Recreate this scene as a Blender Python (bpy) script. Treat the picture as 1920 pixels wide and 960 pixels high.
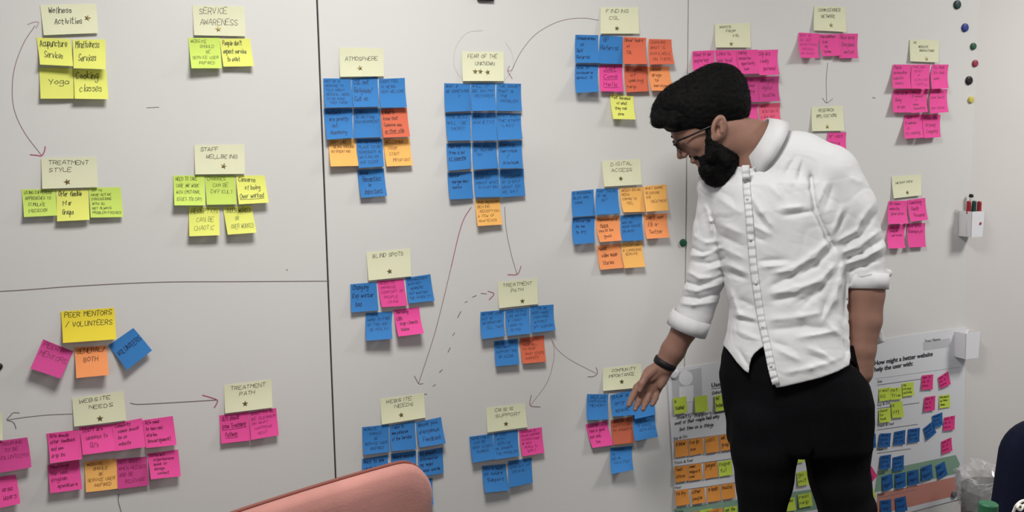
import bpy, bmesh, math, random
import numpy as np
from mathutils import Matrix, Vector

for o in list(bpy.data.objects):
    bpy.data.objects.remove(o, do_unlink=True)
scene = bpy.context.scene
COL = scene.collection

# ------------------------------------------------------------------ camera
F = 1700.0                      # focal length in pixels of the 1920 x 960 frame
CAM_H, CAM_DIST = 1.55, 2.62    # eye height, distance along the optical axis to the wall
_h = np.array([5500 - 960, 205 - 480, F]); _h /= np.linalg.norm(_h)       # wall direction (x) seen by the camera
_d = np.array([1136 - 960, 14000 - 480, F]); _d -= _h * (_d @ _h); _d /= np.linalg.norm(_d)  # straight down
_y = np.cross(-_d, _h)
MW = np.array([_h, _y, -_d])    # camera coordinates (right, down, forward) -> world
CAM = np.array([0.0, -CAM_DIST * (MW @ np.array([0, 0, 1.0]))[1], CAM_H])
RIGHT, DOWN, FWD = MW[:, 0], MW[:, 1], MW[:, 2]
cam_data = bpy.data.cameras.new('camera')
cam_data.sensor_width = 36.0
cam_data.lens = F / 1920 * 36.0
cam_data.clip_start = 0.05
cam = bpy.data.objects.new('camera', cam_data)
COL.objects.link(cam)
cam.matrix_world = Matrix(((RIGHT[0], -DOWN[0], -FWD[0], CAM[0]),
                           (RIGHT[1], -DOWN[1], -FWD[1], CAM[1]),
                           (RIGHT[2], -DOWN[2], -FWD[2], CAM[2]),
                           (0, 0, 0, 1)))
scene.camera = cam

# ------------------------------------------------------------------ light
CEIL = 2.75
world = bpy.data.worlds.new('room_world'); scene.world = world
world.use_nodes = True
world.node_tree.nodes['Background'].inputs[0].default_value = (0.97, 0.98, 0.97, 1)
world.node_tree.nodes['Background'].inputs[1].default_value = 0.235
LIGHTS = [(3.45, -1.35, 45), (0.40, -1.3, 42), (1.1, -4.0, 15)]   # x, y, watts of the ceiling panels
for lx, ly, w in LIGHTS:
    ld = bpy.data.lights.new('ceiling_panel_light', 'AREA')
    ld.shape = 'SQUARE'; ld.size = 0.58; ld.energy = w
    ld.color = (1.0, 0.985, 0.955)
    lo = bpy.data.objects.new('ceiling_panel_light', ld)
    lo.location = (lx, ly, CEIL - 0.03)
    COL.objects.link(lo)
scene.view_settings.view_transform = 'Standard'
scene.view_settings.look = 'None'
scene.view_settings.exposure = 0.0
scene.view_settings.gamma = 1.0
scene.view_settings.use_curve_mapping = False

# ------------------------------------------------------------------ helpers
def at(px, py, Y=0.0):
    """world point on the plane y = Y seen at a pixel of the photograph"""
    r = RIGHT * ((px - 960) / F) + DOWN * ((py - 480) / F) + FWD
    return CAM + r * ((Y - CAM[1]) / r[1])

def at_depth(px, py, depth):
    return CAM + (RIGHT * ((px - 960) / F) + DOWN * ((py - 480) / F) + FWD) * depth

def lin(c):
    return tuple(((v / 255) / 12.92 if v / 255 <= 0.04045 else ((v / 255 + 0.055) / 1.055) ** 2.4) for v in c) + (1.0,)

MATS = {}
def mat(name, rgb, rough=0.6, spec=0.5, var=0.0, nscale=30.0, bump=0.0, bscale=200.0, metallic=0.0,
        objvar=0.0, sheen=0.0, trans=0.0, alpha=1.0, coat=0.0):
    if name in MATS:
        return MATS[name]
    m = bpy.data.materials.new(name); m.use_nodes = True
    nt = m.node_tree; b = nt.nodes['Principled BSDF']
    c = lin(rgb)
    b.inputs['Base Color'].default_value = c
    b.inputs['Roughness'].default_value = rough
    b.inputs['Specular IOR Level'].default_value = spec
    b.inputs['Metallic'].default_value = metallic
    b.inputs['Sheen Weight'].default_value = sheen
    b.inputs['Transmission Weight'].default_value = trans
    b.inputs['Alpha'].default_value = alpha
    b.inputs['Coat Weight'].default_value = coat
    tc = nt.nodes.new('ShaderNodeTexCoord')
    last = None
    if var > 0:
        n = nt.nodes.new('ShaderNodeTexNoise'); n.inputs['Scale'].default_value = nscale
        n.inputs['Detail'].default_value = 4
        nt.links.new(tc.outputs['Object'], n.inputs['Vector'])
        mr = nt.nodes.new('ShaderNodeMapRange')
        mr.inputs['From Min'].default_value = 0.3; mr.inputs['From Max'].default_value = 0.7
        mr.inputs['To Min'].default_value = 1 - var; mr.inputs['To Max'].default_value = 1 + var
        nt.links.new(n.outputs['Fac'], mr.inputs['Value'])
        last = mr.outputs['Result']
    if objvar > 0:
        oi = nt.nodes.new('ShaderNodeObjectInfo')
        mr = nt.nodes.new('ShaderNodeMapRange')
        mr.inputs['To Min'].default_value = 1 - objvar; mr.inputs['To Max'].default_value = 1 + objvar
        nt.links.new(oi.outputs['Random'], mr.inputs['Value'])
        if last is None:
            last = mr.outputs['Result']
        else:
            mm = nt.nodes.new('ShaderNodeMath'); mm.operation = 'MULTIPLY'
            nt.links.new(last, mm.inputs[0]); nt.links.new(mr.outputs['Result'], mm.inputs[1])
            last = mm.outputs[0]
    if last is not None:
        hs = nt.nodes.new('ShaderNodeHueSaturation'); hs.inputs['Color'].default_value = c
        nt.links.new(last, hs.inputs['Value'])
        nt.links.new(hs.outputs['Color'], b.inputs['Base Color'])
    if bump > 0:
        n2 = nt.nodes.new('ShaderNodeTexNoise'); n2.inputs['Scale'].default_value = bscale
        n2.inputs['Detail'].default_value = 3
        nt.links.new(tc.outputs['Object'], n2.inputs['Vector'])
        bp = nt.nodes.new('ShaderNodeBump'); bp.inputs['Strength'].default_value = bump
        bp.inputs['Distance'].default_value = 0.002
        nt.links.new(n2.outputs['Fac'], bp.inputs['Height'])
        nt.links.new(bp.outputs['Normal'], b.inputs['Normal'])
    MATS[name] = m
    return m

def link(name, me, material, parent=None, smooth=False):
    o = bpy.data.objects.new(name, me)
    COL.objects.link(o)
    if material is not None:
        me.materials.append(material)
    if parent is not None:
        o.parent = parent
    if smooth:
        me.polygons.foreach_set('use_smooth', [True] * len(me.polygons))
    return o

def pymesh(name, verts, faces, material, parent=None, smooth=False):
    me = bpy.data.meshes.new(name)
    me.from_pydata([tuple(map(float, v)) for v in verts], [], [tuple(map(int, f)) for f in faces])
    me.update()
    return link(name, me, material, parent, smooth)

def bmobj(name, bm, material, parent=None, smooth=False):
    bmesh.ops.recalc_face_normals(bm, faces=bm.faces)
    me = bpy.data.meshes.new(name); bm.to_mesh(me); bm.free()
    return link(name, me, material, parent, smooth)

def tag(o, label=None, cat=None, group=None, kind=None):
    if label: o['label'] = label
    if cat: o['category'] = cat
    if group: o['group'] = group
    if kind: o['kind'] = kind
    return o

def empty(name, loc, rz=0.0):
    o = bpy.data.objects.new(name, None); COL.objects.link(o)
    o.location = tuple(loc); o.rotation_euler = (0, 0, rz)
    return o

def box_bm(x0, x1, y0, y1, z0, z1, bevel=0.0, seg=2, bm=None):
    b = bmesh.new()
    bmesh.ops.create_cube(b, size=1.0, matrix=Matrix.Translation(((x0 + x1) / 2, (y0 + y1) / 2, (z0 + z1) / 2))
                          @ Matrix.Diagonal((abs(x1 - x0), abs(y1 - y0), abs(z1 - z0), 1)))
    if bevel > 0:
        bmesh.ops.bevel(b, geom=b.edges[:], offset=bevel, segments=seg, affect='EDGES', profile=0.5)
    if bm is None:
        return b
    me = bpy.data.meshes.new('tmp'); b.to_mesh(me); b.free(); bm.from_mesh(me); bpy.data.meshes.remove(me)
    return bm

def tube_data(pts, r, n=8, closed=False, cap=True):
    pts = [np.array(p, float) for p in pts]
    rs = r if hasattr(r, '__len__') else [r] * len(pts)
    V, Fc = [], []
    N = len(pts)
    prev = None
    for i, p in enumerate(pts):
        if closed:
            t = pts[(i + 1) % N] - pts[i - 1]
        else:
            t = pts[min(i + 1, N - 1)] - pts[max(i - 1, 0)]
        t = t / (np.linalg.norm(t) + 1e-12)
        if prev is None:
            a = np.array([0, 0, 1.0]) if abs(t[2]) < 0.9 else np.array([1.0, 0, 0])
            u = np.cross(t, a)
        else:
            u = prev - t * (prev @ t)
        u /= np.linalg.norm(u) + 1e-12
        prev = u
        w = np.cross(t, u)
        for k in range(n):
            an = 2 * math.pi * k / n
            V.append(p + rs[i] * (math.cos(an) * u + math.sin(an) * w))
    M = N if closed else N - 1
    for i in range(M):
        for k in range(n):
            a = i * n + k; b = i * n + (k + 1) % n
            c = ((i + 1) % N) * n + (k + 1) % n; d = ((i + 1) % N) * n + k
            Fc.append((a, b, c, d))
    if cap and not closed:
        Fc.append(tuple(range(n - 1, -1, -1)))
        Fc.append(tuple((N - 1) * n + k for k in range(n)))
    return V, Fc

def catmull(pts, sub=6):
    P = [np.array(p, float) for p in pts]
    if len(P) < 3:
        return P
    out = []
    Q = [2 * P[0] - P[1]] + P + [2 * P[-1] - P[-2]]
    for i in range(1, len(Q) - 2):
        p0, p1, p2, p3 = Q[i - 1], Q[i], Q[i + 1], Q[i + 2]
        for s in range(sub):
            t = s / sub
            out.append(0.5 * ((2 * p1) + (p2 - p0) * t + (2 * p0 - 5 * p1 + 4 * p2 - p3) * t * t
                              + (-p0 + 3 * p1 - 3 * p2 + p3) * t ** 3))
    out.append(P[-1])
    return out

def ribbon2d(pl, w, V, Fc):
    """flat stroke: polyline in 2D -> quads"""
    P = np.array(pl, float)
    if len(P) < 2:
        return
    T = np.gradient(P, axis=0)
    T /= np.linalg.norm(T, axis=1)[:, None] + 1e-9
    Nn = np.stack([-T[:, 1], T[:, 0]], 1)
    P = P.copy(); P[0] -= T[0] * w * 0.4; P[-1] += T[-1] * w * 0.4
    b = len(V)
    for p, n in zip(P, Nn):
        V.append(p + n * w / 2); V.append(p - n * w / 2)
    for i in range(len(P) - 1):
        Fc.append((b + 2 * i, b + 2 * i + 1, b + 2 * i + 3, b + 2 * i + 2))

# single-stroke handwriting alphabet: points on a 6 x 9 grid, baseline 3, x-height 7, caps 9
GL = {}
for ln in """A 033963 1555|B 0309 0949584606 46655303|C 68491806143364|D 0309 093967653303|E 69090363 0646|F 690903 0646
G 684918061433646636|H 0903 6963 0666|I 3933|J 59543314|K 0903 690663|L 090363|M 0309366963|N 03096369|O 39070533656739
P 030949684606|Q 39070533656739 4563|R 030949684606 3663|S 68390755643304|T 0969 3933|U 0904336469|V 093369|W 0913375369
X 0963 6903|Y 0936 6933|Z 09690363|a 5727052355 5753|b 0903 0637553304|c 5637052354|d 5953 5627052354|e 05555637052354
f 593833 1757|g 5727052455 57512001|h 0903 06375653|i 2723 2928|j 37312000 3938|k 0903 470553|l 2923|m 0703 06273633 36576663
n 0703 06375653|o 3705335537|p 0700 0637553304|q 5727052455 5750|r 0703 063757|s 56370645543304|t 29243353 0757
u 07042355 5753|v 073357|w 0713365367|x 0753 5703|y 0734 5710|z 07570353|/ 0269|' 2927|( 49264622|) 19363612|- 1656|! 3935 3433
. 3334|, 3422|? 0739684543 3332|: 3736 3433|& 63174859470514335 6|+ 3834 1656|1 183933|0 39070533656739|2 0839684503 0363|< 680664""".replace('\n', '|').split('|'):
    if ln.strip():
        ch, st = ln[0], ln[2:].split()
        GL[ch] = [[(int(s[i]), int(s[i + 1])) for i in range(0, len(s) - 1, 2)] for s in st if len(s) >= 4]

def write_lines(lines, W, H, rng, width, fit=(0.07, 0.06, 0.95, 0.95), hmax=0.2, slant=0.0, fill=0.52):
    """handwritten lines laid out on a W x H sheet, origin top left, y down. '_' at a line's end underlines it, '>' indents"""
    V, Fc = [], []
    x0, y0, x1, y1 = fit[0] * W, fit[1] * H, fit[2] * W, fit[3] * H
    n = len(lines)
    pitch = min((y1 - y0) / n, hmax * H / fill * 1.15)
    h = pitch * fill
    sx = min([h / 6 * 0.95] + [(x1 - x0 - W * 0.09 * (len(l) - len(l.lstrip('>')))) / (max(1, len(l.strip('>_'))) * 7.9) for l in lines])
    for i, l in enumerate(lines):
        ind = len(l) - len(l.lstrip('>'))
        und = l.endswith('_'); t = l.strip('>_')
        base = y0 + pitch * i + h * 1.05 + rng.uniform(-0.03, 0.03) * pitch
        x = x0 + ind * W * 0.09 + rng.uniform(0, 0.02) * W
        tilt = slant + rng.uniform(-0.025, 0.025)
        xs = x
        for ch in t:
            if ch == ' ':
                x += sx * 6.0; continue
            g = GL.get(ch)
            if g is None:
                x += sx * 6; continue
            jx, jy = rng.uniform(-0.4, 0.4), rng.uniform(-0.5, 0.5)
            sc = rng.uniform(0.9, 1.08)
            for s in g:
                pl = []
                for (a, b) in s:
                    bx = (a + jx + rng.uniform(-.3, .3)) * sx * sc
                    by = (b - 3 + jy + rng.uniform(-.3, .3)) * h / 6 * sc
                    X = x + bx + by * 0.12
                    pl.append((X, base - by + tilt * (X - xs)))
                ribbon2d(catmull(pl, 4), width, V, Fc)
            mx = max(p[0] for s in g for p in s)
            x += sx * (mx + 2.0)
        if und:
            ribbon2d(catmull([(xs, base + h * .28), ((xs + x) / 2, base + h * .33 + tilt * (x - xs) / 2), (x, base + h * .22 + tilt * (x - xs))], 5), width, V, Fc)
    return V, Fc
# ------------------------------------------------------------------ room
M_BOARD = mat('whiteboard_lacquer', (224, 222, 219), rough=0.42, spec=0.35, var=0.018, nscale=2.2, bump=0.02, bscale=40)
M_WALL = mat('painted_wall', (222, 217, 214), rough=0.7, spec=0.25, var=0.012, nscale=3.0, bump=0.08, bscale=160)
M_GAP = mat('panel_joint', (62, 60, 58), rough=0.9)
wall = bmobj('wall_back', box_bm(-2.6, 5.0, 0.016, 0.12, 0.0, CEIL), M_GAP)
tag(wall, kind='structure')
SEAM = [at(596, 0)[0] / 2 + at(628, 895)[0] / 2, at(1291, 0)[0] / 2 + at(1284, 680)[0] / 2, at(1833, 0)[0] / 2 + at(1812, 620)[0] / 2]
EDGE = [-2.6, SEAM[0] - 0.0022, SEAM[0] + 0.0022, SEAM[1] - 0.0020, SEAM[1] + 0.0020, SEAM[2] - 0.0003]
for i in range(3):
    p = bmobj('whiteboard_panel', box_bm(EDGE[2 * i], EDGE[2 * i + 1], 0.0, 0.016, 0.0, CEIL, 0.0008, 1), M_BOARD, wall)
p = bmobj('plaster_panel', box_bm(SEAM[2] + 0.0003, 5.0, 0.0012, 0.016, 0.0, CEIL), M_WALL, wall)

M_FLOOR = mat('carpet_tiles', (88, 90, 96), rough=0.95, spec=0.1, var=0.12, nscale=60, bump=0.4, bscale=500)
M_CEIL = mat('ceiling_tiles', (232, 232, 228), rough=0.9, spec=0.1, var=0.02, nscale=40)
tag(bmobj('floor', box_bm(-2.6, 5.0, -6.5, 0.12, -0.08, 0.0), M_FLOOR), kind='structure')
tag(bmobj('ceiling', box_bm(-2.6, 5.0, -6.5, 0.12, CEIL + 0.0, CEIL + 0.08), M_CEIL), kind='structure')
M_LAMP = mat('lamp_frame', (235, 235, 235), rough=0.4)
M_DIFF = bpy.data.materials.new('lamp_diffuser'); M_DIFF.use_nodes = True
M_DIFF.node_tree.nodes['Principled BSDF'].inputs['Emission Color'].default_value = (1, .985, .955, 1)
M_DIFF.node_tree.nodes['Principled BSDF'].inputs['Emission Strength'].default_value = 1.0
for (lx, ly, w), wh in zip(LIGHTS, ('above the right end of the wall', 'above the middle of the wall', 'behind the camera')):
    e = empty('ceiling_light', (lx, ly, CEIL))
    tag(e, 'square white ceiling light panel ' + wh, 'ceiling light', 'ceiling light panels')
    b = bmesh.new()
    for (a0, a1, b0, b1) in ((-.31, .31, -.31, -.29), (-.31, .31, .29, .31), (-.31, -.29, -.29, .29), (.29, .31, -.29, .29)):
        box_bm(a0, a1, b0, b1, -0.022, -0.0005, bm=b)
    bmobj('frame', b, M_LAMP, e)
    bmobj('diffuser', box_bm(-.289, .289, -.289, .289, -0.016, -0.004), M_DIFF, e)

# ------------------------------------------------------------------ marker drawings on the boards
INK = {'red': mat('ink_red', (176, 84, 108), rough=0.5), 'dim': mat('ink_faded_red', (186, 156, 162), rough=0.5),
       'grey': mat('ink_grey', (132, 120, 120), rough=0.5), 'pale': mat('ink_pale', (208, 200, 201), rough=0.5),
       'black': mat('ink_black', (40, 38, 40), rough=0.5), 'mid': mat('ink_mid', (150, 122, 126), rough=0.5)}
def drawing(strokes, label):
    """strokes: (ink, pixel width, [pixels])"""
    for ink, w, pts in strokes:
        V, Fc = [], []
        P = [at(x, y) for x, y in pts]
        ribbon2d(catmull([(p[0], p[2]) for p in P], 8), w * 0.0012, V, Fc)
        o = pymesh('marker_line', [(v[0], -0.0006, v[1]) for v in V], [f[::-1] for f in Fc], INK[ink], wall)
        o['label'] = label
drawing([('mid', 1.3, [(66, 48), (45, 80), (28, 125), (23, 170), (28, 210), (47, 250), (77, 290)]),
         ('dim', 1.5, [(52, 46), (62, 42), (72, 42), (68, 53)]),
         ('red', 2.0, [(57, 290), (68, 291), (78, 292), (83, 284), (85, 275)])], 'curved two-headed marker arrow on the board')
drawing([('grey', 1.8, [(-20, 547), (40, 544), (150, 536), (300, 529), (450, 528), (617, 527)])], 'long horizontal marker line across the board')
drawing([('grey', 1.9, [(245, 756), (262, 758), (320, 755), (405, 750)]), ('red', 2.2, [(380, 741), (394, 745), (407, 750), (406, 757), (402, 764)])], 'red-headed marker arrow')
drawing([('grey', 1.4, [(135, 776), (90, 778), (50, 782), (15, 787)]), ('grey', 1.6, [(36, 774), (25, 774), (19, 780), (13, 787), (24, 791), (28, 797), (30, 804)])], 'thin grey marker arrow')
drawing([('grey', 1.6, [(223, 926), (222, 940), (228, 962)])], 'short marker stroke')
drawing([('mid', 1.2, [(1122, 38), (1095, 34), (1060, 37), (1030, 48), (1000, 68), (975, 100), (960, 130), (952, 133)]),
         ('dim', 2.4, [(955, 124), (952, 133), (960, 147)])], 'faded curved marker arrow')
drawing([('pale', 1.2, [(872, 153), (858, 138), (851, 118), (855, 88), (875, 62), (905, 57)]), ('pale', 1.2, [(946, 150), (962, 128), (960, 100), (948, 80)])], 'faded marker loop')
drawing([('red', 1.8, [(883, 389), (870, 410), (860, 440), (846, 500)]), ('mid', 1.5, [(846, 500), (828, 575), (812, 635), (785, 718)]),
         ('grey', 1.6, [(777, 705), (785, 719), (793, 719)])], 'long slanting marker arrow')
drawing([('grey', 1.4, [(946, 388), (949, 430), (958, 475), (969, 513)]), ('red', 1.9, [(952, 515), (970, 514), (977, 499)])], 'marker arrow')
drawing([('grey', 1.8, [(872, 567), (876, 565)]), ('grey', 1.8, [(886, 557), (893, 554)]), ('mid', 1.8, [(902, 550), (912, 551)]),
         ('red', 1.9, [(915, 546), (926, 551), (917, 562)]), ('grey', 1.8, [(864, 584), (858, 595)]), ('grey', 1.8, [(852, 624), (849, 629)]),
         ('grey', 1.8, [(844, 652), (840, 660)]), ('grey', 1.8, [(829, 693), (824, 698)]), ('grey', 1.8, [(812, 724), (816, 721)]), ('grey', 1.8, [(795, 739), (800, 739)])], 'dashed marker arrow')
drawing([('dim', 1.5, [(1036, 640), (1045, 655), (1070, 675), (1118, 700)]), ('mid', 1.9, [(1118, 689), (1120, 700), (1112, 706), (1102, 706)])], 'faded marker arrow')
drawing([('dim', 1.5, [(1034, 636), (1039, 655), (1037, 680), (1025, 718), (995, 759)]), ('mid', 1.9, [(996, 741), (994, 760), (1013, 763)])], 'faded curved marker arrow')
drawing([('grey', 1.4, [(1552, 118), (1549, 150), (1550, 192)]), ('grey', 1.6, [(1542, 184), (1550, 193), (1561, 185)])], 'downward marker arrow')
drawing([('grey', 2.0, [(1636, 183), (1641, 184)]), ('grey', 1.4, [(537, 505), (539, 507)]), ('grey', 1.2, [(275, 202), (298, 201)])], 'stray marker specks')

# ------------------------------------------------------------------ sticky notes
NOTE = {'pale': ('pale yellow', (232, 232, 198)), 'yellow': ('bright yellow', (236, 238, 122)), 'lime': ('lime green', (210, 234, 112)),
        'gold': ('golden yellow', (238, 216, 66)), 'blue': ('blue', (62, 130, 198)), 'pink': ('pink', (238, 84, 160)),
        'coral': ('coral red', (224, 112, 84)), 'salmon': ('light orange', (252, 160, 102)), 'amber': ('amber orange', (252, 190, 106)),
        'rose': ('coral pink', (246, 104, 138)), 'plum': ('magenta', (210, 76, 146)), 'rust': ('rust orange', (188, 98, 74)),
        'pblue': ('blue', (44, 100, 164)), 'plime': ('lime green', (202, 222, 84)), 'porange': ('orange', (230, 152, 72)), 'ppink': ('pink', (226, 66, 134))}
NMAT = {k: mat('paper_' + k, v[1], rough=0.75, spec=0.2, var=0.02, nscale=25, objvar=0.03) for k, v in NOTE.items()}
PEN = {'pale': mat('pen_on_pale', (78, 76, 68), rough=0.6), 'yellow': mat('pen_on_yellow', (52, 54, 30), rough=0.6), 'blue': mat('pen_on_blue', (14, 38, 84), rough=0.6),
       'pink': mat('pen_on_pink', (120, 16, 72), rough=0.6), 'orange': mat('pen_on_orange', (92, 48, 26), rough=0.6), 'black': mat('pen_black', (24, 22, 24), rough=0.6)}
PENFOR = dict(pale='pale', yellow='yellow', lime='yellow', gold='yellow', blue='blue', pink='pink', coral='orange', salmon='orange', amber='orange',
              rose='pink', plum='pink', rust='orange', pblue='blue', plime='black', porange='black', ppink='pink')
M_STAR = mat('gold_foil', (122, 108, 62), rough=0.35, metallic=0.6)
NI = [0]
def sticky(col, q, text, label, group=None, lift=None, base=0.0008, width=None, stars=(), hmax=0.2, cat='sticky note', fit=None, pw=None, n=9):
    """a paper note stuck along its top edge; q = its corners TL TR BR BL as seen on the wall"""
    NI[0] += 1
    rng = random.Random(NI[0] * 7 + 3)
    L = lift if lift is not None else rng.uniform(0.013, 0.030)
    Lr = max(0.001, L * rng.uniform(0.75, 1.25))
    base = base + (NI[0] % 5) * 0.00045
    A, B = at(q[0], q[1], -base), at(q[2], q[3], -base)
    Cc, Dd = at(q[4], q[5], -base - Lr), at(q[6], q[7], -base - L)
    pw = pw or rng.uniform(1.5, 2.3)
    side = rng.uniform(-0.0012, 0.0018)
    O = (A + B + Cc + Dd) / 4; O[1] = 0
    def S(u, v, off=0.0):
        t = A * (1 - u) + B * u; b = Dd * (1 - u) + Cc * u
        x = t[0] * (1 - v) + b[0] * v; z = t[2] * (1 - v) + b[2] * v
        y = -base - off - (L * (1 - u) + Lr * u) * v ** pw - side * math.sin(math.pi * u) * v
        return (x - O[0], y, z - O[2])
    V = [S(i / n, j / n) for j in range(n + 1) for i in range(n + 1)]
    V += [S(i / n, j / n, -0.00025) for j in range(n + 1) for i in range(n + 1)]
    m = n + 1; K = m * m
    Fc = [(j * m + i, (j + 1) * m + i, (j + 1) * m + i + 1, j * m + i + 1) for j in range(n) for i in range(n)]
    Fc += [(K + a, K + d, K + c, K + b) for a, b, c, d in Fc]
    rim = [i for i in range(m)] + [j * m + n for j in range(1, m)] + [n * m + i for i in range(n - 1, -1, -1)] + [j * m for j in range(n - 1, 0, -1)]
    for i in range(len(rim)):
        a, b = rim[i], rim[(i + 1) % len(rim)]
        k = len(V); V += [V[a], V[b], V[K + b], V[K + a]]
        Fc.append((k, k + 1, k + 2, k + 3))
    o = pymesh('sticky_note', V, Fc, NMAT[col], None, True)
    o.location = O
    tag(o, label, cat, group)
    W = np.linalg.norm(B - A); H = np.linalg.norm(Dd - A)
    if text:
        lines = text.split('|')
        mixed = any(c.islower() for c in text)
        w = width or (0.0013 if mixed else 0.0008)
        V2, F2 = write_lines(lines, W, H, rng, w, fit or (0.06, 0.05, 0.96, 0.94), hmax)
        if V2:
            pymesh('handwriting', [S(v[0] / W, v[1] / H, 0.0004) for v in V2], F2, PEN[PENFOR[col]], o)
    for (sx, sy) in stars:
        P = at(sx, sy, -base - L * 0.4)
        best = min(((abs(S(i / 40, j / 40)[0] + O[0] - P[0]) + abs(S(i / 40, j / 40)[2] + O[2] - P[2]), i / 40, j / 40) for i in range(41) for j in range(41)))
        u0, v0 = best[1], best[2]
        a0 = rng.uniform(-0.3, 0.3)
        pts = []
        for k in range(10):
            r = 0.0082 if k % 2 == 0 else 0.0034
            a = a0 + math.pi * k / 5
            pts.append((u0 + r * math.sin(a) / W, v0 - r * math.cos(a) / H))
        VV = [S(u0, v0, 0.0012)] + [S(a, b, 0.0007) for a, b in pts]
        pymesh('star_sticker', VV, [(0, 1 + (k + 1) % 10, 1 + k) for k in range(10)], M_STAR, o)
    return o

ROWN = ['top', 'second', 'third', 'bottom', 'fifth']
def cluster(name, header, rows, place=None):
    if header:
        q, text, stars = header
        sticky('pale', q, text, 'pale yellow header note reading ' + name + (' ' + place if place else ''), 'pale yellow header notes', stars=stars, hmax=0.17,
               width=0.0011 if not any(c.islower() for c in text) else 0.0015, fit=(0.12, 0.08, 0.86, 0.8), lift=0.008)
    nr = len(rows)
    for j, row in enumerate(rows):
        for i, (c, q, t) in enumerate(row):
            n = len(row)
            pos = '' if n == 1 else (['left', 'right'][i] if n == 2 else ['left', 'middle', 'right'][i] if n == 3 else ['first from left', 'second from left', 'third from left', 'rightmost'][i])
            rn = '' if nr == 1 else (['upper', 'lower'][j] if nr == 2 else ROWN[j] if j < nr - 1 else 'bottom') + ' row'
            lab = '%s note%s%s under the %s header%s' % (NOTE[c][0], ', ' + rn if rn else '', (', ' + pos) if pos else '', name, (' ' + place) if place else '')
            sticky(c, q, t, lab, 'notes under the %s header%s' % (name, ' ' + place if place else ''))

cluster('Wellness Activities', ((75, 9, 180, 7, 184, 62, 82, 66), 'Wellness|>Activities', [(165, 34)]),
        [[('yellow', (68, 70, 132, 73, 137, 124, 75, 121), 'Acupuncture|>Services'), ('yellow', (136, 74, 197, 74, 198, 130, 138, 128), 'Mindfulness|>Services')],
         [('yellow', (73, 127, 136, 129, 139, 185, 76, 185), '>>|>>Yoga|'), ('yellow', (137, 131, 199, 131, 203, 186, 140, 185), 'Cooking|>classes')]])
cluster('Service Awareness', ((361, 10, 458, 12, 460, 68, 364, 66), 'SERVICE|AWARENESS', [(410, 55)]),
        [[('lime', (353, 71, 412, 71, 416, 128, 359, 128), 'WEBSITE|>>>SHOULD|>>>>>BE|SERVICE USER|>>INSPIRED'), ('yellow', (412, 73, 469, 72, 476, 124, 419, 125), "People don't|expect service|>to exist")]])
cluster('Treatment Style', ((77, 297, 180, 294, 184, 351, 79, 354), 'TREATMENT|STYLE|', [(127, 341)]),
        [[('lime', (40, 355, 103, 355, 107, 404, 45, 407), 'USING DIFFERENT|APPROACHES TO|>STIMULATE|>DISCUSSION'), ('yellow', (105, 356, 165, 355, 168, 412, 107, 415), 'Offer flexible|>1-1 or|>Groups'),
          ('lime', (166, 352, 226, 351, 231, 407, 170, 408), 'TRY TO|HAVE ACTIVE|DISCUSSIONS|WITH SU|NOT ALWAYS|PROBLEM FOCUSED')]])
cluster('Staff Wellbeing', ((364, 272, 458, 271, 459, 326, 366, 327), 'STAFF|>WELLBEING|', [(419, 311)]),
        [[('lime', (325, 329, 383, 329, 385, 385, 327, 385), 'NEED TO TAKE|CARE (WE WORK|WITH EMOTIONAL|ISSUES TOO DAY)'), ('lime', (384, 329, 440, 329, 444, 383, 388, 384), 'CHANGES|>>CAN BE|>DIFFICULT|'),
          ('yellow', (442, 329, 496, 329, 504, 380, 448, 383), 'Concerns|>>of being|Over worked_')],
         [('yellow', (354, 388, 411, 388, 412, 441, 355, 443), 'RECEPTION|>>CAN BE|>CHAOTIC'), ('yellow', (418, 388, 472, 386, 481, 436, 427, 440), 'UNDER WORKED|>>>OR|>OVER WORKED')]])
G = 'peer mentor and volunteer notes'
sticky('gold', (114, 584, 214, 577, 218, 636, 118, 643), 'PEER MENTORS|/ VOLUNTEERS|', 'golden yellow wide sticky note reading Peer Mentors / Volunteers', G, width=0.0013, hmax=0.22)
sticky('plum', (81, 636, 137, 659, 114, 710, 57, 691), 'PEER|MENTORS|', 'tilted magenta sticky note reading Peer Mentors', G, width=0.0013, hmax=0.18)
sticky('salmon', (139, 652, 199, 648, 204, 703, 143, 709), 'GENERAL/|>>BOTH|', 'light orange sticky note reading General / Both', G, width=0.0013, hmax=0.18)
sticky('blue', (203, 648, 250, 615, 285, 657, 238, 694), '|VOLUNTEERS|', 'tilted blue sticky note reading Volunteers', G, width=0.0013, hmax=0.16)
cluster('Website Needs', ((135, 747, 231, 734, 237, 788, 139, 800), 'WEBSITE|>>NEEDS|', [(187, 784)]),
        [[('pink', (87, 813, 148, 806, 154, 861, 94, 869), "SU's should|offer feedback|and see|drop ins"), ('pink', (148, 801, 210, 795, 215, 845, 155, 853), "Staff are|>useless to|>>SU's"),
          ('pink', (210, 795, 266, 784, 273, 838, 215, 846), 'Community|>comes should|>be on|>website'), ('pink', (267, 788, 324, 780, 331, 834, 274, 840), "SU's need|to see real|stories|(encouragement)")],
         [('pink', (89, 872, 148, 863, 154, 917, 94, 925), 'Meetings|for non|English|>>speakers'), ('amber', (158, 866, 218, 860, 221, 916, 161, 923), 'WEBSITE|>>SHOULD|>>>>BE|SERVICE USER|>>INSPIRED'),
          ('plum', (218, 861, 275, 856, 279, 910, 221, 917), 'NOT JUST|WHEN NEEDED|AND BE|>>RELEVANT'), ('pink', (276, 851, 334, 843, 339, 893, 283, 899), 'Different|>organisations|>speak to|>manage|>>content')]],
        'with pink notes')
sticky('pale', (-60, 783, 4, 773, 5, 825, -58, 835), '', 'sliver of a pale yellow header note cut by the left edge', None, lift=0.008)
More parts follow.
